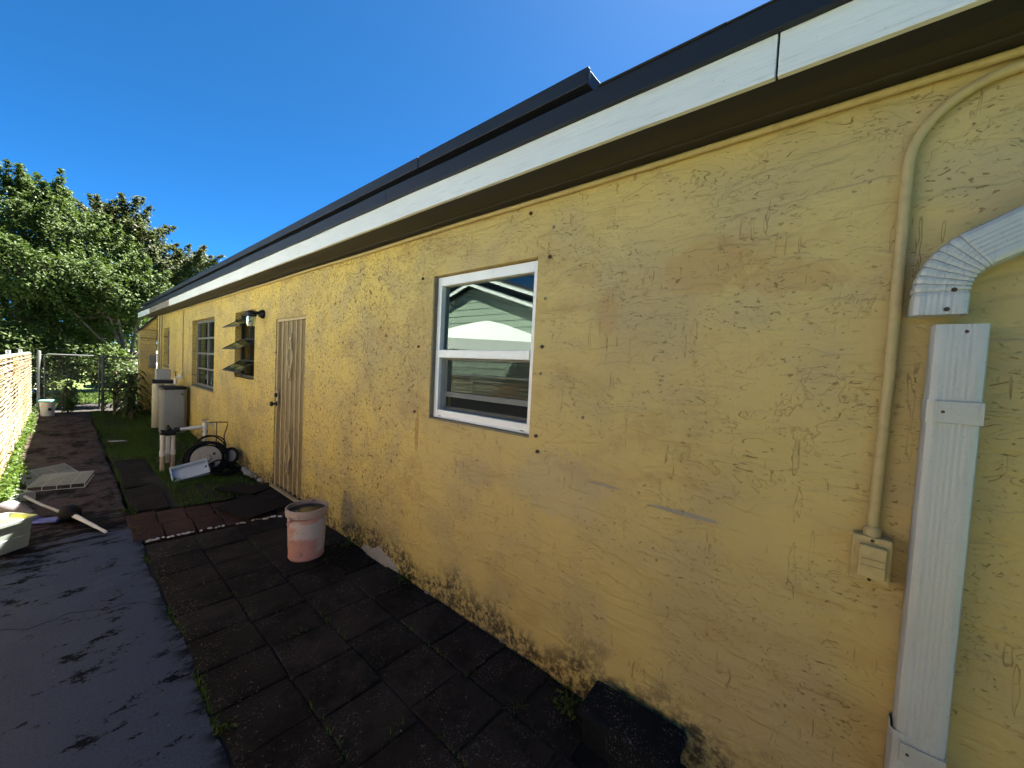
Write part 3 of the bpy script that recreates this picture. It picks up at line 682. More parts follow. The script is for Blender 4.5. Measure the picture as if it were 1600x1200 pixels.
# --- awning window with three panes swung out
a, b, c, d = OPEN['awning']
aw = frame_bars(a + .004, b - .004, c + .004, d - .004, 0.035, WX + .07, WX + .11).build('window', 'darkalu', house, 0.002)
MB().face([(WX + .15, b - .03, c + .03), (WX + .15, a + .03, c + .03), (WX + .15, a + .03, d - .03), (WX + .15, b - .03, d - .03)]).build('inner_screen', 'screen', aw)
for hz in (2.085, 1.785, 1.485):
    x1, z1 = 1.47, hz - 0.150; x0 = WX + .068
    L = math.hypot(x0 - x1, hz - z1); th = math.atan2(hz - z1, x0 - x1)
    T4 = Matrix.Translation((x0, 0, hz)) @ Matrix.Rotation(-th, 4, 'Y')
    m = MB(); w0 = 0.022; y0, y1 = a + .038, b - .038
    for q in (((-L, y0, -.006), (0, y0 + w0, .006)), ((-L, y1 - w0, -.006), (0, y1, .006)), ((-L, y0 + w0, -.006), (-L + w0, y1 - w0, .006)), ((-w0, y0 + w0, -.006), (0, y1 - w0, .006))): m.box(*q, mat=T4)
    pf = m.build('awning_pane', 'darkalu', aw)
    MB().box((-L + w0, y0 + w0, -.002), (-w0, y1 - w0, .002), T4).build('glass', 'frost', pf)
    MB().box((x0, a + .034, hz - .012), (x0 + .03, b - .034, hz + .010)).build('crossbar', 'darkalu', aw)
# --- double window, two columns of four panes
def grid_window(o, rows, cols, mat, gl):
    a, b, c, d = o; x = WX + .075
    fr = frame_bars(a + .004, b - .004, c + .02, d - .004, 0.045, x, x + .05).build('window', mat, house, 0.003)
    iw, ih = (b - a - .098) / cols, (d - c - .114) / rows
    for i in range(1, cols):
        y = a + .049 + iw * i; MB().box((x + .006, y - .022, c + .065), (x + .046, y + .022, d - .049)).build('mullion', mat, fr, 0.002)
    for i in range(cols):
        for j in range(rows):
            y0 = a + .049 + iw * i + (.024 if i else 0); y1 = a + .049 + iw * (i + 1) - (.024 if i < cols - 1 else 0); z0 = c + .065 + ih * j; z1 = z0 + ih
            MB().face([(x + .03, y1, z0), (x + .03, y0, z0), (x + .03, y0, z1), (x + .03, y1, z1)]).build('pane', gl, fr)
            if j: MB().box((x + .008, y0, z0 - .016), (x + .044, y1, z0 + .016)).build('bar', mat, fr, 0.002)
    MB().box((WX - .004, a - .01, c - .012), (WX + .12, b + .01, c + .018)).build('sill', 'mortar', fr, 0.003)
    return fr
grid_window(OPEN['double'], 4, 2, 'greyalu', 'oldglass')
grid_window(OPEN['small'], 2, 1, 'greyalu', 'oldglass')
# --- lean-to at the far end
lt = thing('lean_to', 'narrow yellow lean-to shed with sloping roof at far end of the house', 'shed', (1.5, 14.6, 0))
m = MB(); pr = [(1.30, -0.1), (1.30, 2.06), (1.61, 2.44), (1.61, -0.1)]
m.loft([[(x, 13.70, z) for x, z in pr], [(x, 14.1, z) for x, z in pr]], True, True, False); m.build('wall', 'stucco', lt)
m = MB(); pr = [(1.27, 2.035), (1.27, 2.06), (1.62, 2.475), (1.62, 2.45)]
m.loft([[(x, 13.66, z) for x, z in pr], [(x, 14.15, z) for x, z in pr]], True, True, False); m.build('roof', 'shingle', lt)
mb_ = MB().box((1.46, 13.60, 1.12), (1.58, 13.695, 1.44)).build('meter_box', 'greyalu', None, 0.006, (1.52, 13.65, 1.12)); tag(mb_, 'grey electric meter box on the lean-to face at far end of house', 'box')
for i, (y, lab) in enumerate([(12.95, 'tan vertical conduit nearer the small far window'), (13.30, 'tan vertical conduit at the far corner of the house')]):
    o = MB().tube([(WX - .02, y, 0.5), (WX - .02, y + .02, 1.4), (WX - .02, y, 2.46)], 0.018, 8).build('wall_conduit', 'tanpaint', None, 0, (WX - .02, y, 0.5)); tag(o, lab, 'conduit', 'vertical conduits at the far end')
o = MB().tube([(WX - .012, 10.35, 1.0), (WX - .012, 10.36, 2.3), (WX - .012, 10.3, 2.44)], 0.010, 6).build('wall_conduit', 'tanpaint', None, 0, (WX, 10.35, 1.0)); tag(o, 'thin tan cable run up the wall left of the double window', 'conduit')

# ================================================================== THINGS ON THE WALL
# horizontal conduit under the eave and the one that bends down to the outlet box
o = MB().tube([(WX - .020, -3.0 + i * 0.6, 2.441 + 0.003 * math.sin(i * 1.7)) for i in range(27)], 0.0125, 10).build('eave_conduit', 'tanpaint', None, 0, (WX - .02, 0, 2.441)); tag(o, 'straight tan conduit running along the wall just under the eave', 'conduit')
ob = thing('outlet_conduit', 'tan conduit bending down the wall to a covered outlet box', 'conduit', (WX, -0.105, 0.97))
pts = [(WX - .017, -3.0, 2.410), (WX - .017, -0.62, 2.409), (WX - .017, -0.312, 2.407)]
for t in np.linspace(0, 1, 12)[1:]:
    an = t * math.pi / 2; pts.append((WX - .017, -0.312 + 0.200 * math.sin(an), 2.207 + 0.200 * math.cos(an)))
pts += [(WX - .017, -0.112, 1.6), (WX - .017, -0.104, 1.12)]
MB().tube(pts, 0.0145, 12).build('pipe', 'tanpaint', ob)
MB().lathe([(0.0, 0), (.021, 0), (.021, .022), (.016, .030), (0, .030)], (WX - .02, -.104, 1.103), 14).build('coupling', 'tanpaint', ob)
bxp = MB().box((WX - .045, -.150, .965), (WX + .002, -.060, 1.105)).build('box', 'tanpaint', ob, 0.005)
cv = MB().box((WX - .064, -.138, .985), (WX - .046, -.076, 1.082)).build('cover', 'tanpaint', ob, 0.004)
m = MB()
for zz in (1.022, 1.042): m.box((WX - .068, -.134, zz - .0025), (WX - .063, -.082, zz + .0025))
m.build('rib', 'tanpaint', cv, 0.001)
for zz in (1.094, .975): MB().lathe([(0, 0), (.005, 0), (.004, .003), (0, .003)], (WX - .045, -.105, zz), 8, ax).build('screw', 'rust', cv)
# downspout: profile with rounded corners and corrugations
def spout_profile(wd, dp_, nrib=5):
    pr = []; r = 0.014
    front = [(-wd / 2 + r, -dp_)]
    xs = np.linspace(-wd / 2 + 0.024, wd / 2 - 0.024, nrib * 4 + 1)
    for i, q in enumerate(xs): front.append((q, -dp_ + (0.0011 if i % 4 in (1, 2) else 0.0)))
    front.append((wd / 2 - r, -dp_))
    pr += front
    pr += [(wd / 2 - r * .3, -dp_ + r * .3), (wd / 2, -dp_ + r), (wd / 2, -r), (wd / 2 - r * .3, -r * .3), (wd / 2 - r, 0)]
    pr += [(-wd / 2 + r, 0), (-wd / 2 + r * .3, -r * .3), (-wd / 2, -r), (-wd / 2, -dp_ + r), (-wd / 2 + r * .3, -dp_ + r * .3)]
    return pr                                          # (along wall, away from wall)
pf = spout_profile(0.102, 0.075)
ds = thing('downspout', 'whitened straight metal downspout standing against the wall', 'downspout', (WX - .04, -0.22, 0))
def spout(z0, z1, y0, y1, x0, x1, sc=1.0, cap=False):
    rings = []
    for t in np.linspace(0, 1, 6): rings.append([(x0 + (x1 - x0) * t + q * sc, y0 + (y1 - y0) * t - p_ * sc, z0 + (z1 - z0) * t) for p_, q in pf])
    return MB().loft(rings, True, cap, True)
XO = WX - .012
spout(0.55, 1.735, -0.232, -0.236, XO, XO).build('pipe', 'galvw', ds, sharp=25)
spout(0.02, 0.585, -0.226, -0.2285, XO + .002, XO + .002, 1.06).build('lower_pipe', 'galvw', ds, sharp=25)
def strap(z, h, yc_):
    m = MB(); rings = []
    for zz in (z - h / 2, z + h / 2): rings.append([(XO + .001 + q * 1.07 - .001, yc_ - p_ * 1.07, zz) for p_, q in pf])
    s_ = m.loft(rings, True, False, True).build('strap', 'galv', ds, sharp=25)
    MB().lathe([(0, 0), (.005, 0), (.004, .004), (0, .004)], (XO - .0805, yc_ + .020, z), 8, ax).build('screw', 'rust', s_)
    MB().box((XO - .0835, yc_ - .052, z - h / 2 + .002), (XO - .0806, yc_ + .036, z + h / 2 - .002)).build('tab', 'galv', s_, .001)
strap(1.50, 0.062, -0.235); strap(0.535, 0.058, -0.229)
MB().lathe([(0, 0), (.005, 0), (.004, .002), (0, .003)], (XO - .0735, -.245, 1.715), 8, ax).build('screw', 'rust', ds)
el = thing('downspout_elbow', 'corrugated grey metal downspout elbow hanging above the straight downspout', 'downspout', (WX - .04, -0.2, 1.76))
pf = spout_profile(0.108, 0.078)
rings = []; cent = []
cent.append((-.192, 1.762, 0.0)); cent.append((-.192, 1.775, 0.0)); cent.append((-.193, 1.815, 0.0))
N = 8; rad = 0.125; ang_end = R(62)
for i in range(N):
    for s_ in (0.0, 0.07, 0.5, 0.93):
        t = (i + s_) / N * ang_end; rr_ = rad
        cent.append((-.193 - rad * (1 - math.cos(t)), 1.825 + rad * math.sin(t), t, {0.0: 0.0055, 0.5: -0.0025}.get(s_, 0.0)))
t = ang_end; ex, ez = -.193 - rad * (1 - math.cos(t)), 1.825 + rad * math.sin(t)
for q in (0.012, 0.11): cent.append((ex - q * math.sin(t), ez + q * math.cos(t), t))
cut = len(cent)
for cc in cent:
    yc_, zc, t = cc[:3]; gr_ = 1.0 + (cc[3] if len(cc) > 3 else 0) * -10
    rings.append([(XO + q * (1 + (gr_ - 1) * .6), yc_ - p_ * math.cos(t) * gr_, zc - p_ * math.sin(t) * gr_) for p_, q in pf])
MB().loft(rings, True, False, True).build('elbow', 'galv', el, sharp=14)
rings = []
for q in (0.105, 0.9):
    yc_, zc = ex - q * math.sin(t), ez + q * math.cos(t)
    rings.append([(XO + .003 + q2 * 1.05, yc_ - p_ * math.cos(t) * 1.05, zc - p_ * math.sin(t) * 1.05) for p_, q2 in pf])
MB().loft(rings, True, False, True).build('pipe', 'galv', el, sharp=14)
for (yy, zz) in ((-.205, 1.775), (-.215, 1.826), (-.36, 1.975)): MB().lathe([(0, 0), (.006, 0), (.004, .003), (0, .003)], (XO - .0795, yy, zz), 8, ax).build('screw', 'rust', el)
# wall lamp
lp = thing('wall_lamp', 'black jar wall lamp between the awning window and the door', 'lamp', (WX, 5.50, 2.08))
MB().lathe([(0, 0), (.055, 0), (.055, .02), (.04, .05), (.025, .06), (0, .06)], (WX, 5.50, 2.08), 18, ax).build('wall_base', 'black', lp)
MB().tube([(WX - .05, 5.50, 2.085), (WX - .09, 5.495, 2.09), (WX - .12, 5.49, 2.075)], 0.018, 8).build('arm', 'black', lp)
MB().lathe([(0, .06), (.035, .058), (.056, .04), (.06, .0), (.05, -.012), (0, -.012)], (WX - .14, 5.48, 2.045), 18).build('cap', 'black', lp)
MB().lathe([(.046, .0), (.050, -.03), (.048, -.085), (.036, -.115), (0, -.12)], (WX - .14, 5.48, 2.033), 18).build('glass_jar', 'lampglass', lp)
# bare plaster lumps at the wall base
pl = thing('plaster_patch', 'ragged bare white plaster patch at the wall base right of the bucket', 'plaster patch', (WX, 2.6, 0))
rr = random.Random(12); m = MB(); rings = []
outl = [(2.95, .0), (2.93, .035), (2.86, .055), (2.80, .045), (2.74, .075), (2.70, .10), (2.66, .10), (2.60, .075), (2.52, .065), (2.46, .05), (2.41, .02), (2.40, -.03), (2.93, -.03)]
cx_ = sum(p_[0] for p_ in outl) / len(outl)
m.loft([[(WX + .003, y, z) for y, z in outl], [(WX - .005 - rr.uniform(0, .003), cx_ + (y - cx_) * .97, z - .006) for y, z in outl], [(WX - .010 - rr.uniform(0, .008), cx_ + (y - cx_) * .8, z * .65) for y, z in outl], [(WX - .015, cx_ + (y - cx_) * .3, z * .4) for y, z in outl]], True, True, False)
m.build('plaster', 'plaster', pl)
for i, (y, z, s_) in enumerate([(6.05, .02, .05), (5.86, .015, .06), (5.65, .02, .05), (5.42, .02, .04), (1.37, .012, .014), (2.06, .010, .014)]):
    m = MB(); ring = []
    for h_, q in ((0, 1), (.5, 1.05), (1, .5)): ring.append([(WX - s_ * .5 + s_ * .9 * q * math.cos(a_) * rr.uniform(.8, 1.1), y + s_ * 1.9 * q * math.sin(a_) * rr.uniform(.8, 1.1), z - .02 + s_ * .8 * h_) for a_ in np.linspace(0, 2 * math.pi, 9)[:-1]])
    m.loft(ring, True, True, False)
    tag(m.build('plaster_chunk', 'plaster', None, 0, (WX - .02, y, 0)), ['white rubble chunk at wall base, farthest beside the hose reel', 'white rubble chunk at wall base, second from the hose reel', 'white rubble chunk at wall base, third from the hose reel', 'small white rubble chunk at wall base nearest the door', 'tiny white plaster crumb at wall base near the black block', 'tiny white plaster crumb at wall base below the white window'][i], 'rubble', 'plaster rubble along the wall base')

# ================================================================== NEAR OBJECTS
# concrete block
bl = thing('concrete_block', 'mossy black concrete splash block against the wall at bottom of view', 'block', (1.48, .52, 0))
m = MB(); pr = [(1.385, .14), (1.60, .165), (1.60, .205), (1.40, .195)]
m.loft([[(1.40, .755, .125), (1.60, .765, .13), (1.61, .365, .13), (1.405, .36, .125)], [(1.41, .745, .155), (1.592, .755, .165), (1.602, .375, .165), (1.415, .37, .155)]], True, True, False)
m.build('cap', 'block', bl, 0.012, seg=3)
m = MB(); m.box((1.425, .385, -.01), (1.605, .735, .126)); m.build('body', 'block', bl, 0.012, seg=3)
# bucket
bk = thing('paint_bucket', 'faded orange plastic bucket with scuffed white label beside the wall', 'bucket', (1.255, 3.12, 0))
c0 = (1.255, 3.12, 0)
MB().lathe([(0, .004), (.118, .004), (.124, .012), (.128, .02), (.1255, .03), (.137, .335), (.143, .338), (.150, .345), (.152, .375), (.150, .378), (.148, .385), (.152, .388), (.152, .400), (.146, .404), (.138, .402), (.136, .33), (.130, .10), (.05, .09)], c0, 40).build('body', 'bucket', bk, sharp=30)
MB().lathe([(0, .372), (.1365, .372), (.1365, .370), (0, .370)], c0, 32).build('water', 'water', bk)
MB().tube([(1.255 + .156 * math.cos(a_), 3.12 + .156 * math.sin(a_), .355 - .20 * math.sin((a_ - R(165)) / R(150) * math.pi) ** 0.8 * .35) for a_ in np.linspace(R(165), R(315), 20)], 0.003, 6).build('handle', 'steel', bk) if False else None
m = MB(); m.box((1.10, 3.05, .325), (1.118, 3.09, .355)); m.tube([(1.106, 3.07, .335), (1.092, 3.065, .315), (1.098, 3.06, .30)], .006, 6); m.build('handle_lug', 'bucket', bk, .003)
# door mat
m = MB(); q = [(0.98, 4.62), (1.33, 4.88), (1.56, 4.26), (1.13, 4.10)]
dm = m.loft([[(x, y, .030) for x, y in q], [(x, y, .041) for x, y in q]], True, True, False).build('door_mat', 'mat', None, .003, (1.25, 4.45, .03)); tag(dm, 'black rubber door mat lying skewed before the barred door', 'mat')
# a flat black board on the far side of the mat
o = MB().box((-.14, -.26, 0), (.14, .26, .03), Matrix.Translation((1.36, 5.12, .01)) @ Matrix.Rotation(R(28), 4, 'Z') @ Matrix.Rotation(R(3), 4, 'Y')).build('black_board', 'mat', None, .006, (1.36, 5.12, 0)); tag(o, 'small flat black board lying in the grass beyond the door mat', 'board')
# pebbles
rr = random.Random(8); places = []
def pebble(x, y, s_, i, lab):
    m = MB(); rings = []; a0 = rr.uniform(0, 3.1); el_ = rr.uniform(1.2, 1.9)
    for h_, q in ((0, .6), (.3, 1), (.65, .85), (1, .3)):
        ring = []
        for a_ in np.linspace(0, 2 * math.pi, 8)[:-1]:
            u, v = s_ * q * el_ * math.cos(a_) * rr.uniform(.85, 1.12), s_ * q * math.sin(a_) * rr.uniform(.85, 1.12)
            ring.append((x + u * math.cos(a0) - v * math.sin(a0), y + u * math.sin(a0) + v * math.cos(a0), -.004 + s_ * 1.0 * h_))
        rings.append(ring)
    o = m.loft(rings, True, True, True).build('pebble', 'pebble', None, 0, (x, y, 0)); tag(o, lab, 'pebble', 'white pebbles edging the red tiles')
for i in range(34):
    t = (i + rr.uniform(-.3, .3)) / 33; x = .43 + 1.02 * t; y = 4.235 - .13 * t + (.10 * max(0, t - .75) * 4 if t > .75 else 0) * -.2 + rr.uniform(-.018, .018)
    if rr.random() < .22: continue
    pebble(x, y, rr.uniform(.010, .019), i, 'small white pebble in the row between red tiles and black pavers')
# planter with sponge
pt = thing('plastic_planter', 'pale green square plastic planter holding yellow matter at left edge', 'planter', (-.30, 4.72, 0))
def sq(cx_, cy_, h_, z, rot): return [(cx_ + h_ * (u * math.cos(rot) - v * math.sin(rot)), cy_ + h_ * (u * math.sin(rot) + v * math.cos(rot)), z) for u, v in ((-1, -.86), (-.86, -1), (.86, -1), (1, -.86), (1, .86), (.86, 1), (-.86, 1), (-1, .86))]
cxp, cyp, ro = -.30, 4.72, R(38)
MB().loft([sq(cxp, cyp, q, z, ro) for q, z in ((.098, 0.002), (.108, .10), (.104, .103), (.118, .205), (.132, .21), (.136, .235), (.130, .238), (.114, .20), (.106, .19))], True, True, False).build('body', 'pot', pt, .003)
m = MB(); rings = []
for h_, q in ((.188, .100), (.205, .095), (.222, .07), (.215, .02)): rings.append([(x + rr.uniform(-.012, .012), y + rr.uniform(-.012, .012), z + rr.uniform(-.008, .008)) for x, y, z in sq(cxp, cyp, q, h_, ro)])
m.loft(rings, True, True, False).build('filling', 'sponge', pt)
# long-handled scoop and plunger
sc = thing('long_scoop', 'grey dustpan-like scoop on a long pole lying across the path', 'scoop', (-.12, 5.6, 0))
MB().tube([(-.235, 5.98, .075), (-.12, 5.62, .06), (.03, 5.22, .045)], .0125, 8).build('pole', 'greyplastic', sc)
T4 = Matrix.Translation((-.30, 6.17, .0)) @ Matrix.Rotation(R(-60), 4, 'Z')
m = MB(); m.box((-.16, -.09, .004), (.10, .09, .010), T4); m.box((-.16, -.09, .010), (.10, -.082, .075), T4); m.box((-.16, .082, .010), (.10, .09, .075), T4); m.box((.092, -.082, .010), (.10, .082, .085), T4); m.build('pan', 'greyplastic', sc, .002)
m = MB(); m.box((-.15, -.081, .0105), (.091, .081, .014), T4); m.build('liner', 'black', sc)
ax2 = Vector((.24 - .07, 4.58 - 5.12, -.01)).to_track_quat('Z', 'Y').to_matrix()
pg = thing('toilet_plunger', 'white handled plunger with black rubber cup lying on the path', 'plunger', (.10, 5.0, 0))
MB().lathe([(0.0, -.02), (.060, -.03), (.072, -.028), (.073, -.015), (.070, .01), (.058, .045), (.035, .065), (.022, .075), (.020, .10), (0, .10)], (.05, 5.17, .068), 22, ax2).build('cup', 'rubber', pg)
p0, p1 = Vector((.07, 5.10, .062)), Vector((.243, 4.585, .022))
MB().tube([p0, p0.lerp(p1, .03), p0.lerp(p1, .30), p0.lerp(p1, .70), p0.lerp(p1, .72), p0.lerp(p1, .97), p1], [.018, .019, .015, .0135, .0105, .0115, .006], 12).build('handle', 'whiteplastic', pg)
# broom head
bh = thing('broom_head', 'upturned broom head with grey bristles and blue block near planter', 'broom', (-.22, 5.45, 0))
dirv = Vector((.20, -.38, -.02)); axb = dirv.to_track_quat('Z', 'Y').to_matrix()
MB().lathe([(0, -.02), (.055, -.015), (.072, .03), (.066, .14), (.045, .26), (.024, .34), (0, .345)], (-.33, 5.66, .075), 16, axb).build('bristles', 'bristle', bh)
T4 = Matrix.Translation((-.13, 5.26, .018)) @ Matrix.Rotation(R(-25), 4, 'Z')
MB().box((-.14, -.045, -.012), (.13, .045, .014), T4).build('block', 'blueplastic', bh, .008)
MB().tube([(-.19, 5.36, .045), (-.15, 5.28, .035)], [.020, .03], 10).build('socket', 'blueplastic', bh)
# wire shelves
def shelf(label, c4, nlong, nshort, lip, z0):
    a_, b_, c_, d_ = [Vector((x, y, z0)) for x, y in c4]           # a->b long edge, d->c opposite
    s = thing('wire_shelf', label, 'wire shelf', ((a_.x + c_.x) / 2, (a_.y + c_.y) / 2, 0), 'wire shelves dropped on the path')
    m = MB(); m.tube([a_, b_], .004, 6); m.tube([d_, c_], .004, 6); m.tube([a_, d_], .004, 6); m.tube([b_, c_], .004, 6)
    for i in range(1, nshort): m.tube([a_.lerp(b_, i / nshort) - Vector((0, 0, .004)), d_.lerp(c_, i / nshort) - Vector((0, 0, .004))], .004, 6)
    if lip:
        dn = Vector((0, 0, -.045)) + (a_ - d_).normalized() * .01
        m.tube([a_ + dn, b_ + dn], .004, 6); m.tube([b_ + dn, c_ + Vector((0, 0, -.045))], .0035, 6)
        for i in range(nshort + 1): m.tube([a_.lerp(b_, i / nshort), a_.lerp(b_, i / nshort) + dn], .0035, 6)
    m.build('frame', 'wire', s)
    m = MB()
    for i in range(1, nlong): m.tube([a_.lerp(d_, i / nlong) + Vector((0, 0, .003)), b_.lerp(c_, i / nlong) + Vector((0, 0, .003))], .0022, 4)
    tag(m.build('wire_rods', 'wire', s), kind='stuff')
    return s
shelf('white wire shelf lying flat, the farther one partly under the other', [(-.37, 6.75), (-.02, 6.70), (.06, 7.55), (-.34, 7.45)][0:4] if False else [(-.245, 6.60), (.13, 7.02), (.02, 7.62), (-.38, 7.30)], 30, 3, False, .035)
shelf('white wire shelf with a folded lip, the nearer of the two', [(-.24, 6.42), (.165, 6.30), (.255, 6.86), (-.14, 6.98)], 26, 4, True, .058)

# ================================================================== PUMP CORNER
mf = thing('pvc_manifold', 'white pvc pipe manifold with black valve standing in the grass', 'pipes', (.9, 6.64, 0))
for x, y, z0 in ((.845, 6.62, -.03), (.905, 6.66, .10), (.955, 6.66, -.02)):
    MB().tube([(x, y, z0), (x, y, .26)], .024, 12).build('lower_pipe', 'pvcold', mf); MB().tube([(x, y, .20 if x != .905 else .22), (x, y, .27)], .029, 12).build('coupling', 'pvc', mf); MB().tube([(x, y, .262), (x, y, .475)], .0235, 12).build('pipe', 'pvc', mf)
m = MB(); m.tube([(.83, 6.64, .50), (.97, 6.645, .50)], .040, 12); m.lathe([(0, 0), (.034, 0), (.042, .02), (.034, .05), (.018, .06), (.014, .085), (0, .085)], (.90, 6.64, .515), 14); m.tube([(.96, 6.645, .525), (1.02, 6.645, .53)], .030, 12)
for x in (.845, .905, .955): m.tube([(x, 6.64, .46), (x, 6.64, .505)], .031, 10)
m.build('valve', 'black', mf)
MB().tube([(1.01, 6.645, .53), (1.28, 6.63, .545)], .0225, 12).build('cross_pipe', 'pvc', mf)
m = MB(); m.tube([(1.12, 6.64, .537), (1.165, 6.637, .539)], .029, 12); m.tube([(1.285, 6.63, .50), (1.285, 6.63, .60)], .031, 12); m.tube([(1.285, 6.63, .43), (1.285, 6.63, .46)], .029, 12); m.build('coupling', 'pvc', mf)
MB().tube([(1.285, 6.63, .0), (1.285, 6.63, .52)], .0225, 12).build('riser', 'pvc', mf)
m = MB(); m.tube([(1.285, 6.63, .59), (1.285, 6.63, .635)], .014, 8); m.tube([(1.25, 6.63, .64), (1.32, 6.63, .645)], .009, 6); m.tube([(1.30, 6.61, .60), (1.35, 6.58, .585), (1.36, 6.57, .55)], .011, 8); m.build('spigot', 'steel', mf)
cp = thing('copper_pipe', 'thin brown pipe frame leaning to the wall above the hose reel', 'pipe', (1.5, 6.5, 0))
MB().tube([(1.31, 6.62, .60), (1.42, 6.60, .605), (1.53, 6.56, .60), (1.525, 6.56, .55), (1.49, 6.56, .42), (1.49, 6.55, .0)], .0075, 7).build('pipe', 'copper', cp)
MB().tube([(1.41, 6.60, .605), (1.405, 6.58, .40), (1.40, 6.56, .30)], .006, 6).build('branch', 'copper', cp)
hr = thing('hose_reel', 'black garden hose piled around a stained white reel disc by the wall', 'hose reel', (1.30, 6.25, 0))
axr = Vector((-.35, -.85, .38)).to_track_quat('Z', 'Y').to_matrix()
ring_c = Vector((1.24, 6.30, .17))
MB().lathe([(0.02, .0), (.155, .0), (.165, .006), (.165, .016), (.150, .020), (.06, .014), (.045, .03), (.02, .03)], ring_c, 30, axr).build('disc', 'disc', hr)
dh = MB()
for a_, rr2 in ((.6, .10), (3.9, .10)):
    dh.lathe([(0, .0), (.018, .0), (.018, .0235), (0, .0235)], ring_c + axr @ Vector((rr2 * math.cos(a_), rr2 * math.sin(a_), 0)), 10, axr)
dh.build('hub_hole', 'black', hr)
rr = random.Random(4)
def coil(cen, mat3, r0, turns, thick, amp, n=46):
    pts = []
    for i in range(int(turns * n)):
        a_ = 2 * math.pi * i / n; t = i / n; r_ = r0 + amp * math.sin(t * 2.1 + .5) + .012 * math.sin(a_ * 2 + t * 3)
        v = mat3 @ Vector((r_ * math.cos(a_), r_ * math.sin(a_), -.03 + .030 * math.sin(t * 1.7) + .012 * math.sin(3 * a_ + t)))
        p_ = Vector(cen) + v; p_.z = max(p_.z, .012); pts.append(p_)
    return pts
MB().tube(coil(ring_c, axr, .205, 7, .011, .028), .0115, 6).build('hose', 'rubber', hr)
MB().tube(coil((1.40, 6.12, .07), Vector((.15, -.25, 1)).to_track_quat('Z', 'Y').to_matrix(), .15, 5, .011, .03), .0115, 6).build('hose', 'rubber', hr)
MB().tube(coil((1.33, 6.55, .26), Vector((-.25, -1, .25)).to_track_quat('Z', 'Y').to_matrix(), .16, 2, .010, .012), .009, 6).build('hose', 'rubber', hr)
MB().tube([(1.13, 6.06, .05), (1.20, 6.02, .15), (1.30, 6.0, .20), (1.40, 6.02, .16), (1.46, 6.06, .05)], .010, 6).build('hose', 'rubber', hr)
wh = thing('cart_wheel', 'small black tyred wheel with white rim leaning on the wall behind the hose', 'wheel', (1.55, 6.35, 0))
axw = Vector((-.75, -.65, .25)).to_track_quat('Z', 'Y').to_matrix()
MB().lathe([(.085, -.018), (.110, -.016), (.120, 0), (.110, .016), (.085, .018), (.08, 0), (.085, -.018)], (1.50, 6.28, .17), 26, axw).build('tyre', 'rubber', wh)
MB().lathe([(0, -.006), (.086, -.006), (.086, .008), (.03, .012), (0, .02)], (1.50, 6.28, .17), 22, axw).build('rim', 'disc', wh)
# tray
tr = thing('plastic_tray', 'pale bluish plastic tray tipped over in the grass by the hose', 'tray', (1.04, 6.02, 0))
T4 = Matrix.Translation((1.035, 6.03, .075)) @ Matrix.Rotation(R(-8), 4, 'Z') @ Matrix.Rotation(R(-12), 4, 'Y') @ Matrix.Rotation(R(38), 4, 'X')
m = MB(); t_ = .004; w_, l_, h_ = .17, .10, .06
m.box((-w_, -l_, 0), (w_, l_, t_), T4); m.box((-w_, -l_, t_), (w_, -l_ + t_, h_), T4); m.box((-w_, l_ - t_, t_), (w_, l_, h_), T4); m.box((-w_, -l_ + t_, t_), (-w_ + t_, l_ - t_, h_), T4); m.box((w_ - t_, -l_ + t_, t_), (w_, l_ - t_, h_), T4)
m.build('body', 'tray', tr, .002)
m = MB()
for q in (((-w_ - .012, -l_ - .012, h_ - .003), (w_ + .012, -l_, h_)), ((-w_ - .012, l_, h_ - .003), (w_ + .012, l_ + .012, h_)), ((-w_ - .012, -l_, h_ - .003), (-w_, l_, h_)), ((w_, -l_, h_ - .003), (w_ + .012, l_, h_))): m.box(*q, mat=T4)
m.build('rim', 'tray', tr)
# brine tank and softener columns
bt = thing('brine_tank', 'pale grey plastic tank with black lid against the wall', 'tank', (1.40, 9.75, 0))
def rsq(cx_, cy_, hx, hy, z, r_=.05, n=4):
    out = []
    for (sx, sy, a0) in ((1, 1, 0), (-1, 1, 90), (-1, -1, 180), (1, -1, 270)):
        for j in range(n + 1):
            a_ = R(a0 + 90 * j / n); out.append((cx_ + sx * (hx - r_) + r_ * math.cos(a_), cy_ + sy * (hy - r_) + r_ * math.sin(a_), z))
    return out
MB().loft([rsq(1.39, 9.78, q, .18, z, .06) for q, z in ((.175, 0.0), (.185, .02), (.185, .84), (.19, .845))], True, True, True).build('body', 'tank', bt, sharp=50)
MB().loft([rsq(1.39, 9.78, .197, .197, .84, .065), rsq(1.39, 9.78, .197, .197, .885, .065), rsq(1.39, 9.78, .17, .17, .90, .06)], True, True, True).build('lid', 'black', bt, sharp=30)
MB().tube([(1.50, 9.585, .76), (1.50, 9.575, .74)], .014, 8).build('overflow_plug', 'black', bt)
sf = thing('water_softener', 'tan cylindrical softener columns with grey control head behind the grey tank', 'softener', (1.30, 10.3, 0))
for cx_ in (1.245, 1.40):
    MB().lathe([(0, .03), (.085, .03), (.095, .05), (.095, .86), (.08, .92), (0, .92)], (cx_, 10.3, 0), 24).build('column', 'tanktan', sf)
MB().lathe([(0, 0), (.10, 0), (.10, .06), (0, .06)], (1.245, 10.3, -.02), 20).build('foot', 'black', sf); MB().lathe([(0, 0), (.10, 0), (.10, .06), (0, .06)], (1.40, 10.3, -.02), 20).build('foot', 'black', sf)
MB().box((1.14, 10.20, .92), (1.50, 10.40, .99)).build('head_base', 'black', sf, .01)
MB().box((1.20, 10.22, .992), (1.42, 10.40, 1.20)).build('control_head', 'tank', sf, .015)
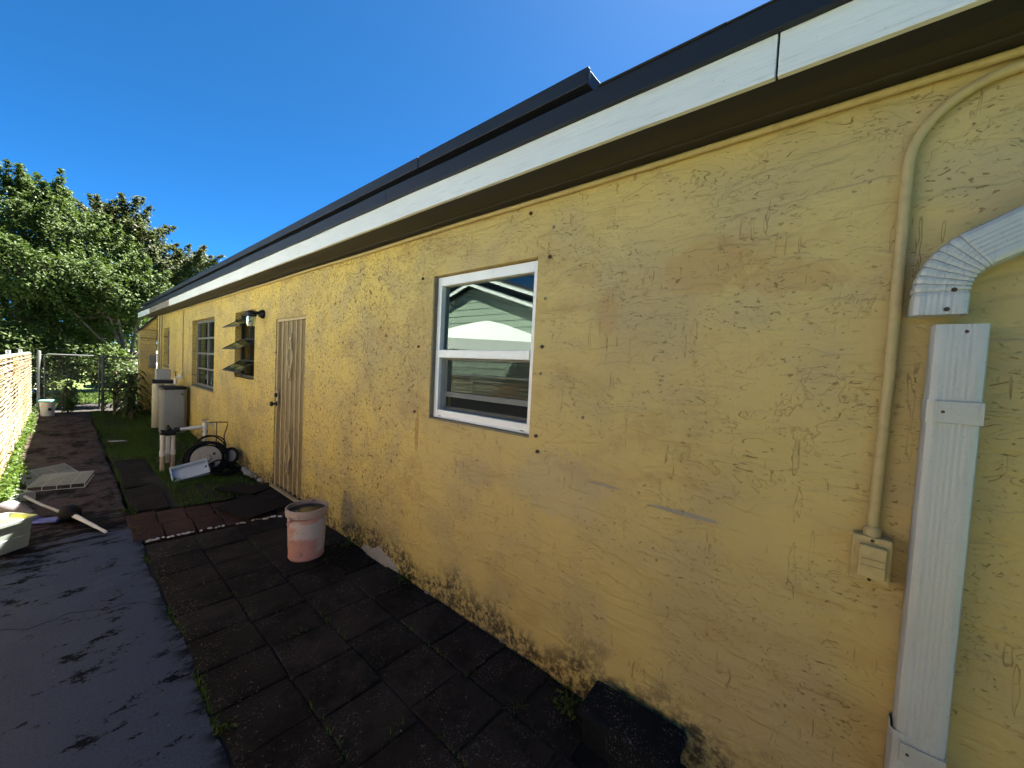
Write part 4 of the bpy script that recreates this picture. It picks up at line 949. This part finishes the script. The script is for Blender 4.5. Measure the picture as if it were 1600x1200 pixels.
m = MB(); m.tube([(1.46, 10.0, .92), (1.46, 10.0, 1.03)], .03, 10); m.tube([(1.44, 10.0, 1.05), (1.58, 9.98, 1.05)], .022, 10); m.tube([(1.53, 10.0, 1.06), (1.53, 10.0, 1.12)], .03, 10); m.build('fitting', 'pvc', sf)
m = MB(); m.tube([(1.46, 10.0, 1.06), (1.46, 10.0, 1.16)], .008, 6); m.tube([(1.43, 10.0, 1.16), (1.49, 10.0, 1.165)], .007, 6); m.build('tap', 'black', sf)
o = MB().box((1.585, 8.20, .14), (WX - .001, 8.42, .34)).build('wall_vent', 'mortar', None, .004, (1.6, 8.3, .24)); tag(o, 'small grey crawl vent low on the wall beside the grey tank', 'vent')
MB().box((1.582, 8.26, .17), (1.5849, 8.36, .31)).build('opening', 'mat', o)
o = MB().box((-.10, -.06, 0), (.10, .06, .006), Matrix.Translation((.60, 9.05, .03)) @ Matrix.Rotation(R(25), 4, 'Z') @ Matrix.Rotation(R(6), 4, 'Y')).build('paper_scrap', 'greyplastic', None, 0, (.60, 9.05, 0)); tag(o, 'flat pale scrap lying in the grass near the path', 'scrap')

# ================================================================== FENCE AND GATE
FXX = -0.455
fence = thing('reed_fence', 'sunlit tan reed screen fence along the left of the path', 'fence', (FXX, 6, 0))
bays = [(-3.2 + 2.43 * i, -3.2 + 2.43 * (i + 1)) for i in range(1, 7)]
rr = random.Random(21); slats = []
NS = 48
for v in range(4):
    m = MB(); n = 9
    for i in range(n): pass
    ring = []
    for i in range(n + 1):
        y = -1.2 + 2.4 * i / n; dx = .004 * math.sin(i * 2.2 + v); dz = .004 * math.sin(i * 1.4 + v * 2)
        ring.append([(dx + .007 * math.cos(a_), y, dz * .6 + .0132 * math.sin(a_)) for a_ in np.linspace(0, 2 * math.pi, 7)[:-1]])
    m.loft(ring, True, True, True); me = bpy.data.meshes.new('slat'); me.from_pydata(m.v, [], m.f); me.polygons.foreach_set('use_smooth', m.sm); me.materials.append(M['reed']); slats.append(me)
for bi, (y0, y1) in enumerate(bays):
    top = 1.43 - .009 * bi
    for k in range(NS):
        o = bpy.data.objects.new('slat', slats[rr.randrange(4)]); C.objects.link(o); o.parent = fence
        o.location = (0 + (.005 if k % 2 else -.005) + rr.uniform(-.003, .003), (y0 + y1) / 2 - 6 + rr.uniform(-.01, .01), .04 + (top - .06) * k / (NS - 1)); o.rotation_euler = (rr.uniform(-.004, .004), 0, rr.uniform(-.004, .004))
    for q in range(5):
        y = y0 + 2.43 * (q + .5) / 5; MB().tube([(FXX + .016, y, .02), (FXX + .016, y, top)], .0022, 5).build('tie_wire', 'steel', fence)
for i, (y0, y1) in enumerate(bays):
    MB().tube([(FXX - .04, y0, -.1), (FXX - .04, y0, 1.47)], .024, 10).build('post', 'steel', fence)
MB().tube([(FXX - .02, -.77, 1.43), (FXX - .02, 13.81, 1.385)], .014, 8).build('top_rail', 'steel', fence)
gp = thing('gate', 'chain link gate with pipe frame closing the far end of the path', 'gate', (.18, 13.95, 0))
GY = 13.95; gz0, gz1, gx0, gx1 = .06, 1.36, -.26, .60
def rr_path(x0, x1, z0, z1, r_=.07): 
    out = []
    for cx_, cz_, a0 in ((x1 - r_, z1 - r_, 0), (x0 + r_, z1 - r_, 90), (x0 + r_, z0 + r_, 180), (x1 - r_, z0 + r_, 270)):
        for j in range(5): a_ = R(a0 + 22.5 * j); out.append((cx_ + r_ * math.cos(a_), GY, cz_ + r_ * math.sin(a_)))
    return out
MB().tube(rr_path(gx0, gx1, gz0, gz1), .017, 8, closed=True).build('frame', 'gatesteel', gp)
m = MB(); st_ = .062; W_, H_ = gx1 - gx0, gz1 - gz0; k = -H_
while k < W_:
    for s_ in (1, -1):
        a0 = max(0, k); a1 = min(W_, k + H_)
        if a1 > a0:
            if s_ == 1: m.tube([(gx0 + a0, GY, gz0 + a0 - k), (gx0 + a1, GY, gz0 + a1 - k)], .0019, 4, cap=False)
            else: m.tube([(gx1 - a0, GY + .003, gz0 + a0 - k), (gx1 - a1, GY + .003, gz0 + a1 - k)], .0019, 4, cap=False)
    k += st_
tag(m.build('chain_link', 'gatesteel', gp), kind='stuff')
MB().tube([(.60, GY - .01, .72), (.68, GY - .01, .74)], .012, 6).build('latch', 'gatesteel', gp)
for x, lab, r_ in ((-.345, 'grey steel gate post at the end of the reed fence', .034), (.66, 'grey steel gate post beside the leafy plants', .030)):
    o = MB().tube([(x, GY, -.1), (x, GY, 1.42), (x, GY, 1.44)], [r_, r_, r_ * .6], 12).build('gate_post', 'gatesteel', None, 0, (x, GY, 0)); tag(o, lab, 'post', 'gate posts')
# short chain link panel between gate and lean-to
cp2 = thing('chain_link_panel', 'short chain link panel between gate and lean-to behind the plants', 'fence', (.98, 13.97, 0))
MB().tube([(.69, 13.97, 1.34), (1.29, 13.97, 1.34)], .015, 8).build('top_rail', 'gatesteel', cp2)
m = MB(); k = -1.28
while k < .6:
    a0, a1 = max(0, k), min(.6, k + 1.28)
    if a1 > a0: m.tube([(.69 + a0, 13.97, .05 + a0 - k), (.69 + a1, 13.97, .05 + a1 - k)], .0019, 4, cap=False); m.tube([(1.29 - a0, 13.973, .05 + a0 - k), (1.29 - a1, 13.973, .05 + a1 - k)], .0019, 4, cap=False)
    k += st_
tag(m.build('chain_link', 'gatesteel', cp2), kind='stuff')
# pail with teal lid
pb = thing('lidded_pail', 'white plastic pail with teal lid standing by the gate', 'pail', (-.21, 13.35, 0))
MB().lathe([(0, 0), (.10, 0), (.115, .30), (.12, .31), (0, .31)], (-.21, 13.35, 0), 22).build('body', 'whiteplastic', pb); MB().lathe([(0, 0), (.128, 0), (.13, .03), (.11, .045), (0, .045)], (-.21, 13.35, .311), 22).build('lid', 'teal', pb)
MB().box((-.20, 13.235, .12), (-.15, 13.2445, .18)).build('mark', 'black', pb)

# ================================================================== PLANTS
def strap_plant(label, loc, n, L, wd, spread, stems=3, height=.5, mat='leafC', name='dracaena', cat='plant'):
    t = thing(name, label, cat, loc); V = []; F = []; tint = []
    sm_ = MB(); rr = random.Random(hash(label) % 1000 if False else len(label) * 7)
    heads = []
    for s_ in range(stems):
        a_ = rr.uniform(0, 6.28); q = rr.uniform(0, spread); top = Vector((loc[0] + q * math.cos(a_), loc[1] + q * math.sin(a_), loc[2] + height * rr.uniform(.5, 1.0)))
        sm_.tube([(loc[0] + .4 * q * math.cos(a_), loc[1] + .4 * q * math.sin(a_), -.03), top], .014, 6); heads.append(top)
    sm_.build('stem', 'bark', t)
    for i in range(n):
        h_ = heads[i % stems]; a_ = rr.uniform(0, 6.28); el_ = rr.uniform(-.1, 1.25); l_ = L * rr.uniform(.6, 1.1); d = Vector((math.cos(a_), math.sin(a_), 0)); e = Vector((-d.y, d.x, 0)); b0 = len(V)
        p_ = h_ + Vector((0, 0, rr.uniform(-.45 * height, .1))); ang = el_
        for j in range(6):
            u = j / 5; w_ = wd * (.35 + 1.5 * u * (1 - u) * 1.4) if j < 5 else .001
            V += [p_ + e * w_ / 2 + Vector((0, 0, w_ * .2)), p_ - e * w_ / 2 + Vector((0, 0, w_ * .2))]; tv = min(1, max(0, rr.gauss(.45, .3)))
            p_ = p_ + (d * math.cos(ang) + Vector((0, 0, math.sin(ang)))) * l_ / 5; ang -= rr.uniform(.25, .42)
        tint += [tv] * 12
        for j in range(5): F.append([b0 + 2 * j, b0 + 2 * j + 1, b0 + 2 * j + 3, b0 + 2 * j + 2])
    me = bpy.data.meshes.new('leaves'); o = bpy.data.objects.new('leaves', me); C.objects.link(o); o.parent = t; off = origin_of(o)
    me.from_pydata([v - off for v in V], [], F); me.polygons.foreach_set('use_smooth', [True] * len(F)); at = me.attributes.new('tint', 'FLOAT', 'POINT'); at.data.foreach_set('value', tint); me.materials.append(M[mat]); return t
strap_plant('tall strap-leaved plant crowding the lean-to corner', (1.05, 12.75, 0), 150, .50, .055, .28, 6, 1.25)
strap_plant('lower strap-leaved plant in front of the tall one by the tanks', (1.02, 11.95, 0), 80, .42, .06, .18, 4, .50)
strap_plant('strap-leaved plant just inside the chain link panel', (.80, 13.1, 0), 70, .45, .05, .12, 4, .95)
strap_plant('leafy green plant behind the gate near the teal lidded pail', (.02, 14.35, 0), 90, .38, .06, .2, 5, .70)
strap_plant('low pale leafy plant right of the teal lidded pail', (.10, 13.80, 0), 46, .26, .05, .10, 3, .25, 'leafW', 'low_plant')

# weeds along the fence (uncountable)
n = 2000; y = rng.uniform(5.6, 13.7, n); den = 0.5 + .5 * np.sin(y * 3.1) * np.sin(y * 1.3 + 1)
x = FXX + .03 + np.abs(rng.normal(0, .038, n)) * (0.5 + den); z = np.abs(rng.normal(0, .06, n)) * (.5 + den * 1.3) + .005
wd_ = leaf_mesh('fence_weeds', np.stack([x, y, z], 1), rng.normal(size=(n, 3)) + [.6, 0, .9], rng.uniform(.025, .06, n), rng.uniform(.018, .035, n), 'leafW', loc=(FXX, 8, 0)); tag(wd_, 'sunlit green weeds growing along the foot of the reed fence', 'weeds', kind='stuff')
n = 900; y = rng.uniform(5.9, 7.4, n); x = FXX + .05 + np.abs(rng.normal(0, .06, n)); z = np.abs(rng.normal(0, .06, n))
wd_ = leaf_mesh('fence_clover', np.stack([x, y, z], 1), rng.normal(size=(n, 3)) + [.6, 0, .9], rng.uniform(.03, .06, n), rng.uniform(.02, .04, n), 'leafW', loc=(FXX, 6.6, 0)); tag(wd_, 'leafy clump at the fence foot beside the wire shelves', 'weeds', kind='stuff')
# grass fringe in the slab edge and the paver joints
pos = []; hs = []
for i in range(2600):
    t = random.random()
    if t < .42: yy = random.uniform(1.2, 5.0); xx = edge_wob(yy) + random.gauss(.010, .006); ok = math.sin(yy * 7) + math.sin(yy * 2.9 + 1) > .35
    elif t < .72: xx = random.choice((.73, 1.03, 1.33)) + random.gauss(0, .006); yy = random.uniform(1.0, 4.1); ok = math.sin(yy * 5 + xx * 9) > .45
    elif t < .85: yy = random.choice((1.03, 1.335, 1.64, 2.25)) + random.gauss(0, .008); xx = random.uniform(.7, 1.4); ok = math.sin(xx * 14 + yy) > .6
    else: yy = random.uniform(.9, 3.2); xx = WX - abs(random.gauss(0, .018)); ok = math.sin(yy * 6.1) + math.sin(yy * 2.3) > .1
    if ok: pos.append((xx, yy, -.012)); hs.append(random.uniform(.010, .038))
mo = blade_mesh('joint_grass', pos, hs, .0022, 'grass', (1, 2, 0), 1.3); tag(mo, 'sparse moss and grass in the joints of the black pavers', 'grass', kind='stuff')
n = 900; x = rng.uniform(-.36, 1.58, n); y = rng.uniform(1.0, 5.0, n); y[:500] = rng.uniform(1.0, 4.6, 500); x[:420] = .43 + np.abs(rng.normal(0, .09, 420)); x[420:640] = 1.60 - np.abs(rng.normal(0, .12, 220))
lt_ = leaf_mesh('leaf_litter', np.stack([x, y, np.full(n, .006)], 1), rng.normal(size=(n, 3)) * .25 + [0, 0, 1], rng.uniform(.005, .016, n), rng.uniform(.004, .009, n), 'litter', loc=(.8, 2.5, 0)); tag(lt_, 'scattered dry bits and crumbs on the pavers and slab', 'litter', kind='stuff')
def weed(label, x, y, z, n, s_, L):
    t = thing('weed', label, 'weed', (x, y, 0), 'weeds in the paving'); p_ = np.stack([rng.normal(x, s_, n), rng.normal(y, s_, n), np.abs(rng.normal(0, s_ * .8, n)) + z], 1)
    leaf_mesh('leaves', p_, rng.normal(size=(n, 3)) + [-.4, 0, 1.2], rng.uniform(.6, 1.2, n) * L, rng.uniform(.5, .9, n) * L * .6, 'leafA', t)
    sm_ = MB()
    for i in range(5): sm_.tube([(x, y, -.03), tuple(p_[i])], .0012, 4)
    sm_.build('stem', 'leafA', t)
weed('bushy green weed between the wall and the black block', 1.50, .86, .02, 70, .035, .032)
weed('green weed at the wall base right of the white plaster patch', 1.585, 2.28, .01, 50, .03, .028)
weed('green weed at the wall base behind the drain', 1.56, 3.05, .01, 60, .04, .03)
weed('small weed in the path edge below the gray slab corner', .435, 1.85, .0, 26, .02, .028)
weed('small weed in the corner between path, red tiles and stepping slab', .40, 5.12, .0, 60, .025, .028)
weed('weed tuft by the barred door at the wall foot', 1.56, 5.55, .01, 70, .045, .032)

# ================================================================== TREES
def tree(name, label, base, blobs, nclump, per, Lf, mat, cat='tree', group=None, clump=.28, trunk_r=.16, shoots=0):
    t = thing(name, label, cat, base, group); rr = random.Random(len(label)); tm = MB(); b = Vector(base); top = Vector((sum(q[0] for q in blobs) / len(blobs), sum(q[1] for q in blobs) / len(blobs), max(1.2, min(q[2] for q in blobs) * .8)))
    fork = b.lerp(top, .5); fork.z = max(.9, top.z * .55)
    tm.tube([b - Vector((0, 0, .2)), b.lerp(fork, .5) + Vector((.05, .03, 0)), fork], [trunk_r * 1.25, trunk_r, trunk_r * .85], 10); tm.build('trunk', 'bark', t)
    vol = [q[3] * q[4] * q[5] for q in blobs]; tot = sum(v ** .75 for v in vol); cl = []; lm = MB()
    for q, v in zip(blobs, vol):
        c_ = Vector(q[:3]); mid_ = fork.lerp(c_, .55) + Vector((rr.uniform(-.15, .15), rr.uniform(-.15, .15), rr.uniform(-.05, .2)))
        lm.tube([fork, mid_, c_], [trunk_r * .5, trunk_r * .3, trunk_r * .12], 6)
        k = int(nclump * v ** .75 / tot)
        for i in range(k):
            d = Vector((rr.gauss(0, 1), rr.gauss(0, 1), rr.gauss(0, 1))).normalized(); s_ = rr.uniform(.45, 1.04) ** .6
            p_ = c_ + Vector((d.x * q[3], d.y * q[4], d.z * q[5])) * s_; cl.append((p_, d, rr.uniform(.6, 1.25)))
            if i % 5 == 0: lm.tube([c_.lerp(p_, .15), c_.lerp(p_, .6) + Vector((0, 0, .06)), p_], [.022, .014, .006], 4, cap=False)
    for i in range(shoots):
        q = rr.choice(blobs); c_ = Vector(q[:3]); d = Vector((rr.gauss(0, 1), rr.gauss(0, 1), abs(rr.gauss(.25, .8)))).normalized()
        p_ = c_ + Vector((d.x * q[3], d.y * q[4], d.z * q[5])) * .92; dv = (d + Vector((0, 0, rr.uniform(.1, .9)))).normalized(); p0_ = p_.copy(); ns = rr.randint(4, 8)
        for j in range(ns):
            p_ = p_ + (dv + Vector((rr.gauss(0, .25), rr.gauss(0, .25), rr.gauss(0, .2)))) * .105
            cl.append((p_.copy(), dv, .75 * (1 - .75 * j / ns)))
        lm.tube([p0_ - dv * .25, p_], [.014, .004], 4, cap=False)
    lm.build('limbs', 'bark', t)
    P_ = np.array([tuple(c[0]) for c in cl]); D_ = np.array([tuple(c[1]) for c in cl]); k = len(cl)
    cs = np.array([c[2] for c in cl]).reshape(-1, 1, 1) * clump
    off = rng.normal(size=(k, per, 3)) * cs * .55; off[:, :, 2] *= .65
    pos = (P_[:, None, :] + off).reshape(-1, 3); nr = (D_[:, None, :] * .5 + rng.normal(size=(k, per, 3)) * .65 + np.array([0.1, -.15, .75])).reshape(-1, 3)
    keep = pos[:, 2] > .15; pos = pos[keep]; nr = nr[keep]; n = len(pos)
    leaf_mesh('crown', pos, nr, rng.uniform(.65, 1.2, n) * Lf, rng.uniform(.7, 1.1, n) * Lf * .52, mat, t, droop=.4)
    return t
tree('leafy_tree', 'large dense green tree rising behind the gate on the left', (-.9, 19.2, 0),
     [(-1.4, 19.2, 4.7, 1.4, 1.4, 1.2), (-.3, 19.0, 4.7, 1.3, 1.3, 1.1), (.6, 19.3, 4.2, 1.2, 1.2, 1.2), (-.9, 18.6, 3.2, 1.7, 1.3, 1.2), (.5, 18.5, 2.9, 1.4, 1.2, 1.1), (-2.8, 19.3, 3.7, 1.5, 1.5, 1.7), (-.5, 18.5, 2.3, 1.5, 1.0, 1.0),
      (1.2, 19.2, 3.2, .9, 1.1, 1.1), (-.45, 19.5, 5.75, .5, .5, .6), (-.95, 19.5, 5.7, .4, .5, .6), (.35, 19.6, 5.2, .35, .4, .5), (-.1, 19.4, 5.7, .3, .4, .6), (1.0, 18.8, 2.2, .8, .8, .9), (-.8, 20.6, 1.0, 1.6, .6, .9), (.9, 20.8, 1.1, 1.3, .6, 1.0)], 1900, 32, .112, 'leafA', clump=.27, shoots=230)
tree('olive_tree', 'thinner olive green tree behind the roof corner with open branches', (2.3, 22.0, 0),
     [(1.3, 21.8, 6.0, .9, .8, .6), (1.9, 21.6, 5.6, .8, .8, .6), (2.5, 21.8, 4.9, 1.0, .9, .7), (3.2, 22.0, 5.2, .8, .7, .42), (3.75, 22.0, 5.35, .45, .5, .3), (2.2, 21.8, 3.9, 1.2, 1.0, .8), (3.1, 22.2, 4.3, .8, .8, .5), (1.8, 21.5, 3.0, 1.0, .9, .8), (1.55, 22.0, 6.6, .5, .4, .4), (.9, 21.6, 6.3, .5, .5, .4), (2.2, 21.9, 6.2, .5, .5, .4)], 800, 32, .125, 'leafB', clump=.27, trunk_r=.13, shoots=110)
tree('gate_shade_tree', 'nearer green tree whose crown overhangs the gate beside the lean-to', (1.95, 16.7, 0), [(1.15, 16.6, 3.2, .9, .8, .65), (.35, 16.8, 3.5, .85, .8, .6), (1.85, 16.9, 3.25, .55, .7, .5), (-.4, 17.0, 3.4, .8, .8, .7), (.8, 17.2, 2.5, .8, .7, .6)], 560, 30, .108, 'leafA', clump=.26, trunk_r=.10, shoots=60)  # extra tree, added so its crown shades the area around the gate
tree('hedge_shrub', 'dark shrub mass directly behind the gate, left half', (-.4, 16.0, 0), [(-.5, 16.1, .9, .8, .6, .7), (.1, 16.2, 1.3, .55, .5, .5), (-.9, 16.3, 1.5, .7, .6, .6)], 330, 20, .11, 'leafA', 'shrub', 'shrubs behind the gate', .22, .05)
tree('hedge_shrub', 'dark shrub behind the chain link panel right of the gate', (1.05, 15.6, 0), [(.95, 15.6, 1.0, .45, .5, .45), (.75, 15.9, 1.35, .4, .4, .35)], 130, 20, .11, 'leafA', 'shrub', 'shrubs behind the gate', .2, .05)
tree('hedge_shrub', 'tall dark hedge on the neighbour side of the fence beside the viewer', (-1.5, -1.0, 0), [(-1.4, -2.2, 1.2, .7, .9, 1.2), (-1.4, -.6, 1.3, .7, .9, 1.3), (-1.5, .7, 1.2, .6, .8, 1.2)], 420, 22, .12, 'leafA', 'shrub', None, .26, .07)  # out-of-view hedge, added to cut light on the near end of the wall
far = []
for i in range(16):
    far.append((-16 + i * 2.6 + random.uniform(-.5, .5), 34 + random.uniform(-2, 2), random.uniform(1.6, 2.4), 2.0, 1.5, random.uniform(1.8, 2.6)))
P_ = []; D_ = []
for q in far:
    for i in range(420):
        d = Vector((random.gauss(0, 1), random.gauss(0, 1), random.gauss(0, 1))).normalized(); s_ = random.uniform(.7, 1.05)
        z = q[2] + d.z * q[5] * s_
        if z > .05: P_.append((q[0] + d.x * q[3] * s_, q[1] + d.y * q[4] * s_, z)); D_.append(tuple(d))
P_ = np.array(P_); D_ = np.array(D_); n = len(P_)
pos = np.repeat(P_, 5, 0) + rng.normal(size=(n * 5, 3)) * .2; pos[:, 2] = np.maximum(pos[:, 2], .03)
fw = leaf_mesh('far_wood', pos, np.repeat(D_, 5, 0) * .6 + rng.normal(size=(n * 5, 3)) * .6 + [0, 0, .6], rng.uniform(.2, .36, n * 5), rng.uniform(.12, .2, n * 5), 'leafA', loc=(0, 34, 0)); tag(fw, 'distant line of trees beyond the yard', 'trees', kind='stuff')
pos = np.stack([rng.uniform(-2.5, 4, 16000), rng.uniform(16.8, 20.5, 16000), np.full(16000, -.10)], 1)
lw = blade_mesh('back_lawn', pos, rng.uniform(.06, .14, 16000), .006, 'leafW', (0, 17, 0), .9); tag(lw, 'sunlit strip of lawn seen through the gate', 'grass', kind='stuff')

# ================================================================== PARKED CAR GLIMPSED FAR BEHIND
car = thing('parked_car', 'white parked car with red tail lamp glimpsed between plants and lean-to', 'car', (2.45, 25.0, 0))
pr = [(23.0, .30), (22.95, .62), (23.0, .98), (23.12, 1.05), (23.35, 1.50), (23.7, 1.58), (25.2, 1.56), (25.9, 1.10), (27.0, .98), (27.25, .70), (27.2, .30)]
MB().loft([[(1.62, y, z) for y, z in pr], [(1.56, y, z if z < 1.0 else z - .03) for y, z in pr], [(3.34, y, z if z < 1.0 else z - .03) for y, z in pr], [(3.28, y, z) for y, z in pr]][1:3], True, True, False).build('body', 'carpaint', car, .06, seg=3)
MB().face([(1.75, 23.10, 1.08), (3.15, 23.10, 1.08), (3.05, 23.31, 1.46), (1.85, 23.31, 1.46)]).build('rear_window', 'darkalu', car)
for x in (1.58, 3.12): MB().box((x, 22.93, .80), (x + .20, 23.02, 1.06)).build('tail_lamp', 'redlens', car, .015)
axl = Matrix.Rotation(R(90), 3, 'Y')
for x in (1.58, 3.14):
    for y in (23.75, 26.4):
        wl = MB().lathe([(.2, 0), (.31, .01), (.33, .05), (.33, .15), (.31, .19), (.2, .2)], (x, y, .33), 22, axl).build('wheel', 'rubber', car)
        MB().lathe([(0, -.002), (.2, .01), (.2, .19), (0, .2)], (x, y, .33), 18, axl).build('rim', 'steel', wl)
MB().box((1.75, 22.90, .32), (3.15, 22.96, .55)).build('bumper', 'carpaint', car, .03)

# ================================================================== NEIGHBOUR (seen only as reflection in the window)
nh = thing('neighbour_house', 'pale green sided house with white gable trim mirrored in the window', 'house', (-7, 7.8, 0))
PY, PZ, SL, HW = 7.85, 4.02, .33, 5.4; NX = -4.0
zw = lambda y: PZ - .28 - SL * abs(y - PY)
k = 0; z = -.1
while z < PZ - .35:
    z1 = z + .18; hw = min(HW - .4, max(0, (PZ - .28 - z1) / SL))
    if hw > .05: MB().face([(NX + .012, PY - hw, z), (NX + .012, PY + hw, z), (NX, PY + hw, z1), (NX, PY - hw, z1)]).build('siding_board', 'siding', nh)
    z = z1
m = MB(); yl, yr = PY - HW + .4, PY + HW - .4
m.face([(NX - .01, yl, -.1), (NX - .01, yr, -.1), (NX - .01, yr, zw(yr)), (NX - .01, PY, zw(PY)), (NX - .01, yl, zw(yl))]); m.box((-11, yl, -.1), (NX - .02, yl + .1, zw(yl))); m.box((-11, yr - .1, -.1), (NX - .02, yr, zw(yr))); m.box((-11.1, yl, -.1), (-11, yr, 2.2)); m.build('wall', 'siding', nh)
for s_ in (-1, 1):
    for (o0, o1, mt, xx) in ((0.0, .11, 'trimwhite', .34), (-.16, -.27, 'trimwhite', .22), (-.11, -.02, 'darkalu', .26)):
        a_, b_ = (PY, PZ), (PY + s_ * HW, PZ - SL * HW)
        pr = [(a_[0], a_[1] + o0), (b_[0], b_[1] + o0), (b_[0], b_[1] + o1), (a_[0], a_[1] + o1)]
        MB().loft([[(NX + xx - .04, y, z) for y, z in pr], [(NX + xx, y, z) for y, z in pr]], True, True, False).build('gable_trim', mt, nh)
    a_, b_ = (PY, PZ + .11), (PY + s_ * HW, PZ - SL * HW + .11); pr = [(a_[0], a_[1]), (b_[0], b_[1]), (b_[0], b_[1] + .06), (a_[0], a_[1] + .06)]
    MB().loft([[(-11.3, y, z) for y, z in pr], [(NX + .36, y, z) for y, z in pr]], True, True, False).build('roof', 'shingle', nh)
ct = thing('canopy_tent', 'white peaked canopy tent mirrored in the window below the gable', 'tent', (-2.55, 5.8, 0))
cx_, cy_ = -2.55, 5.8; q = [(cx_ - 1.8, cy_), (cx_, cy_ - 1.8), (cx_ + 1.8, cy_), (cx_, cy_ + 1.8)]
m = MB()
rings = [[(cx_ + (x - cx_) * s_, cy_ + (y - cy_) * s_, z) for x, y in q] for s_, z in ((.02, 2.55), (.25, 2.46), (.6, 2.27), (1.0, 2.06), (1.0, 1.86))]
m.loft(rings, True, False, False).build('canopy', 'canvas', ct)
for x, y in q: MB().box((x - .02, y - .02, -.1), (x + .02, y + .02, 2.08)).build('leg', 'steel', ct)
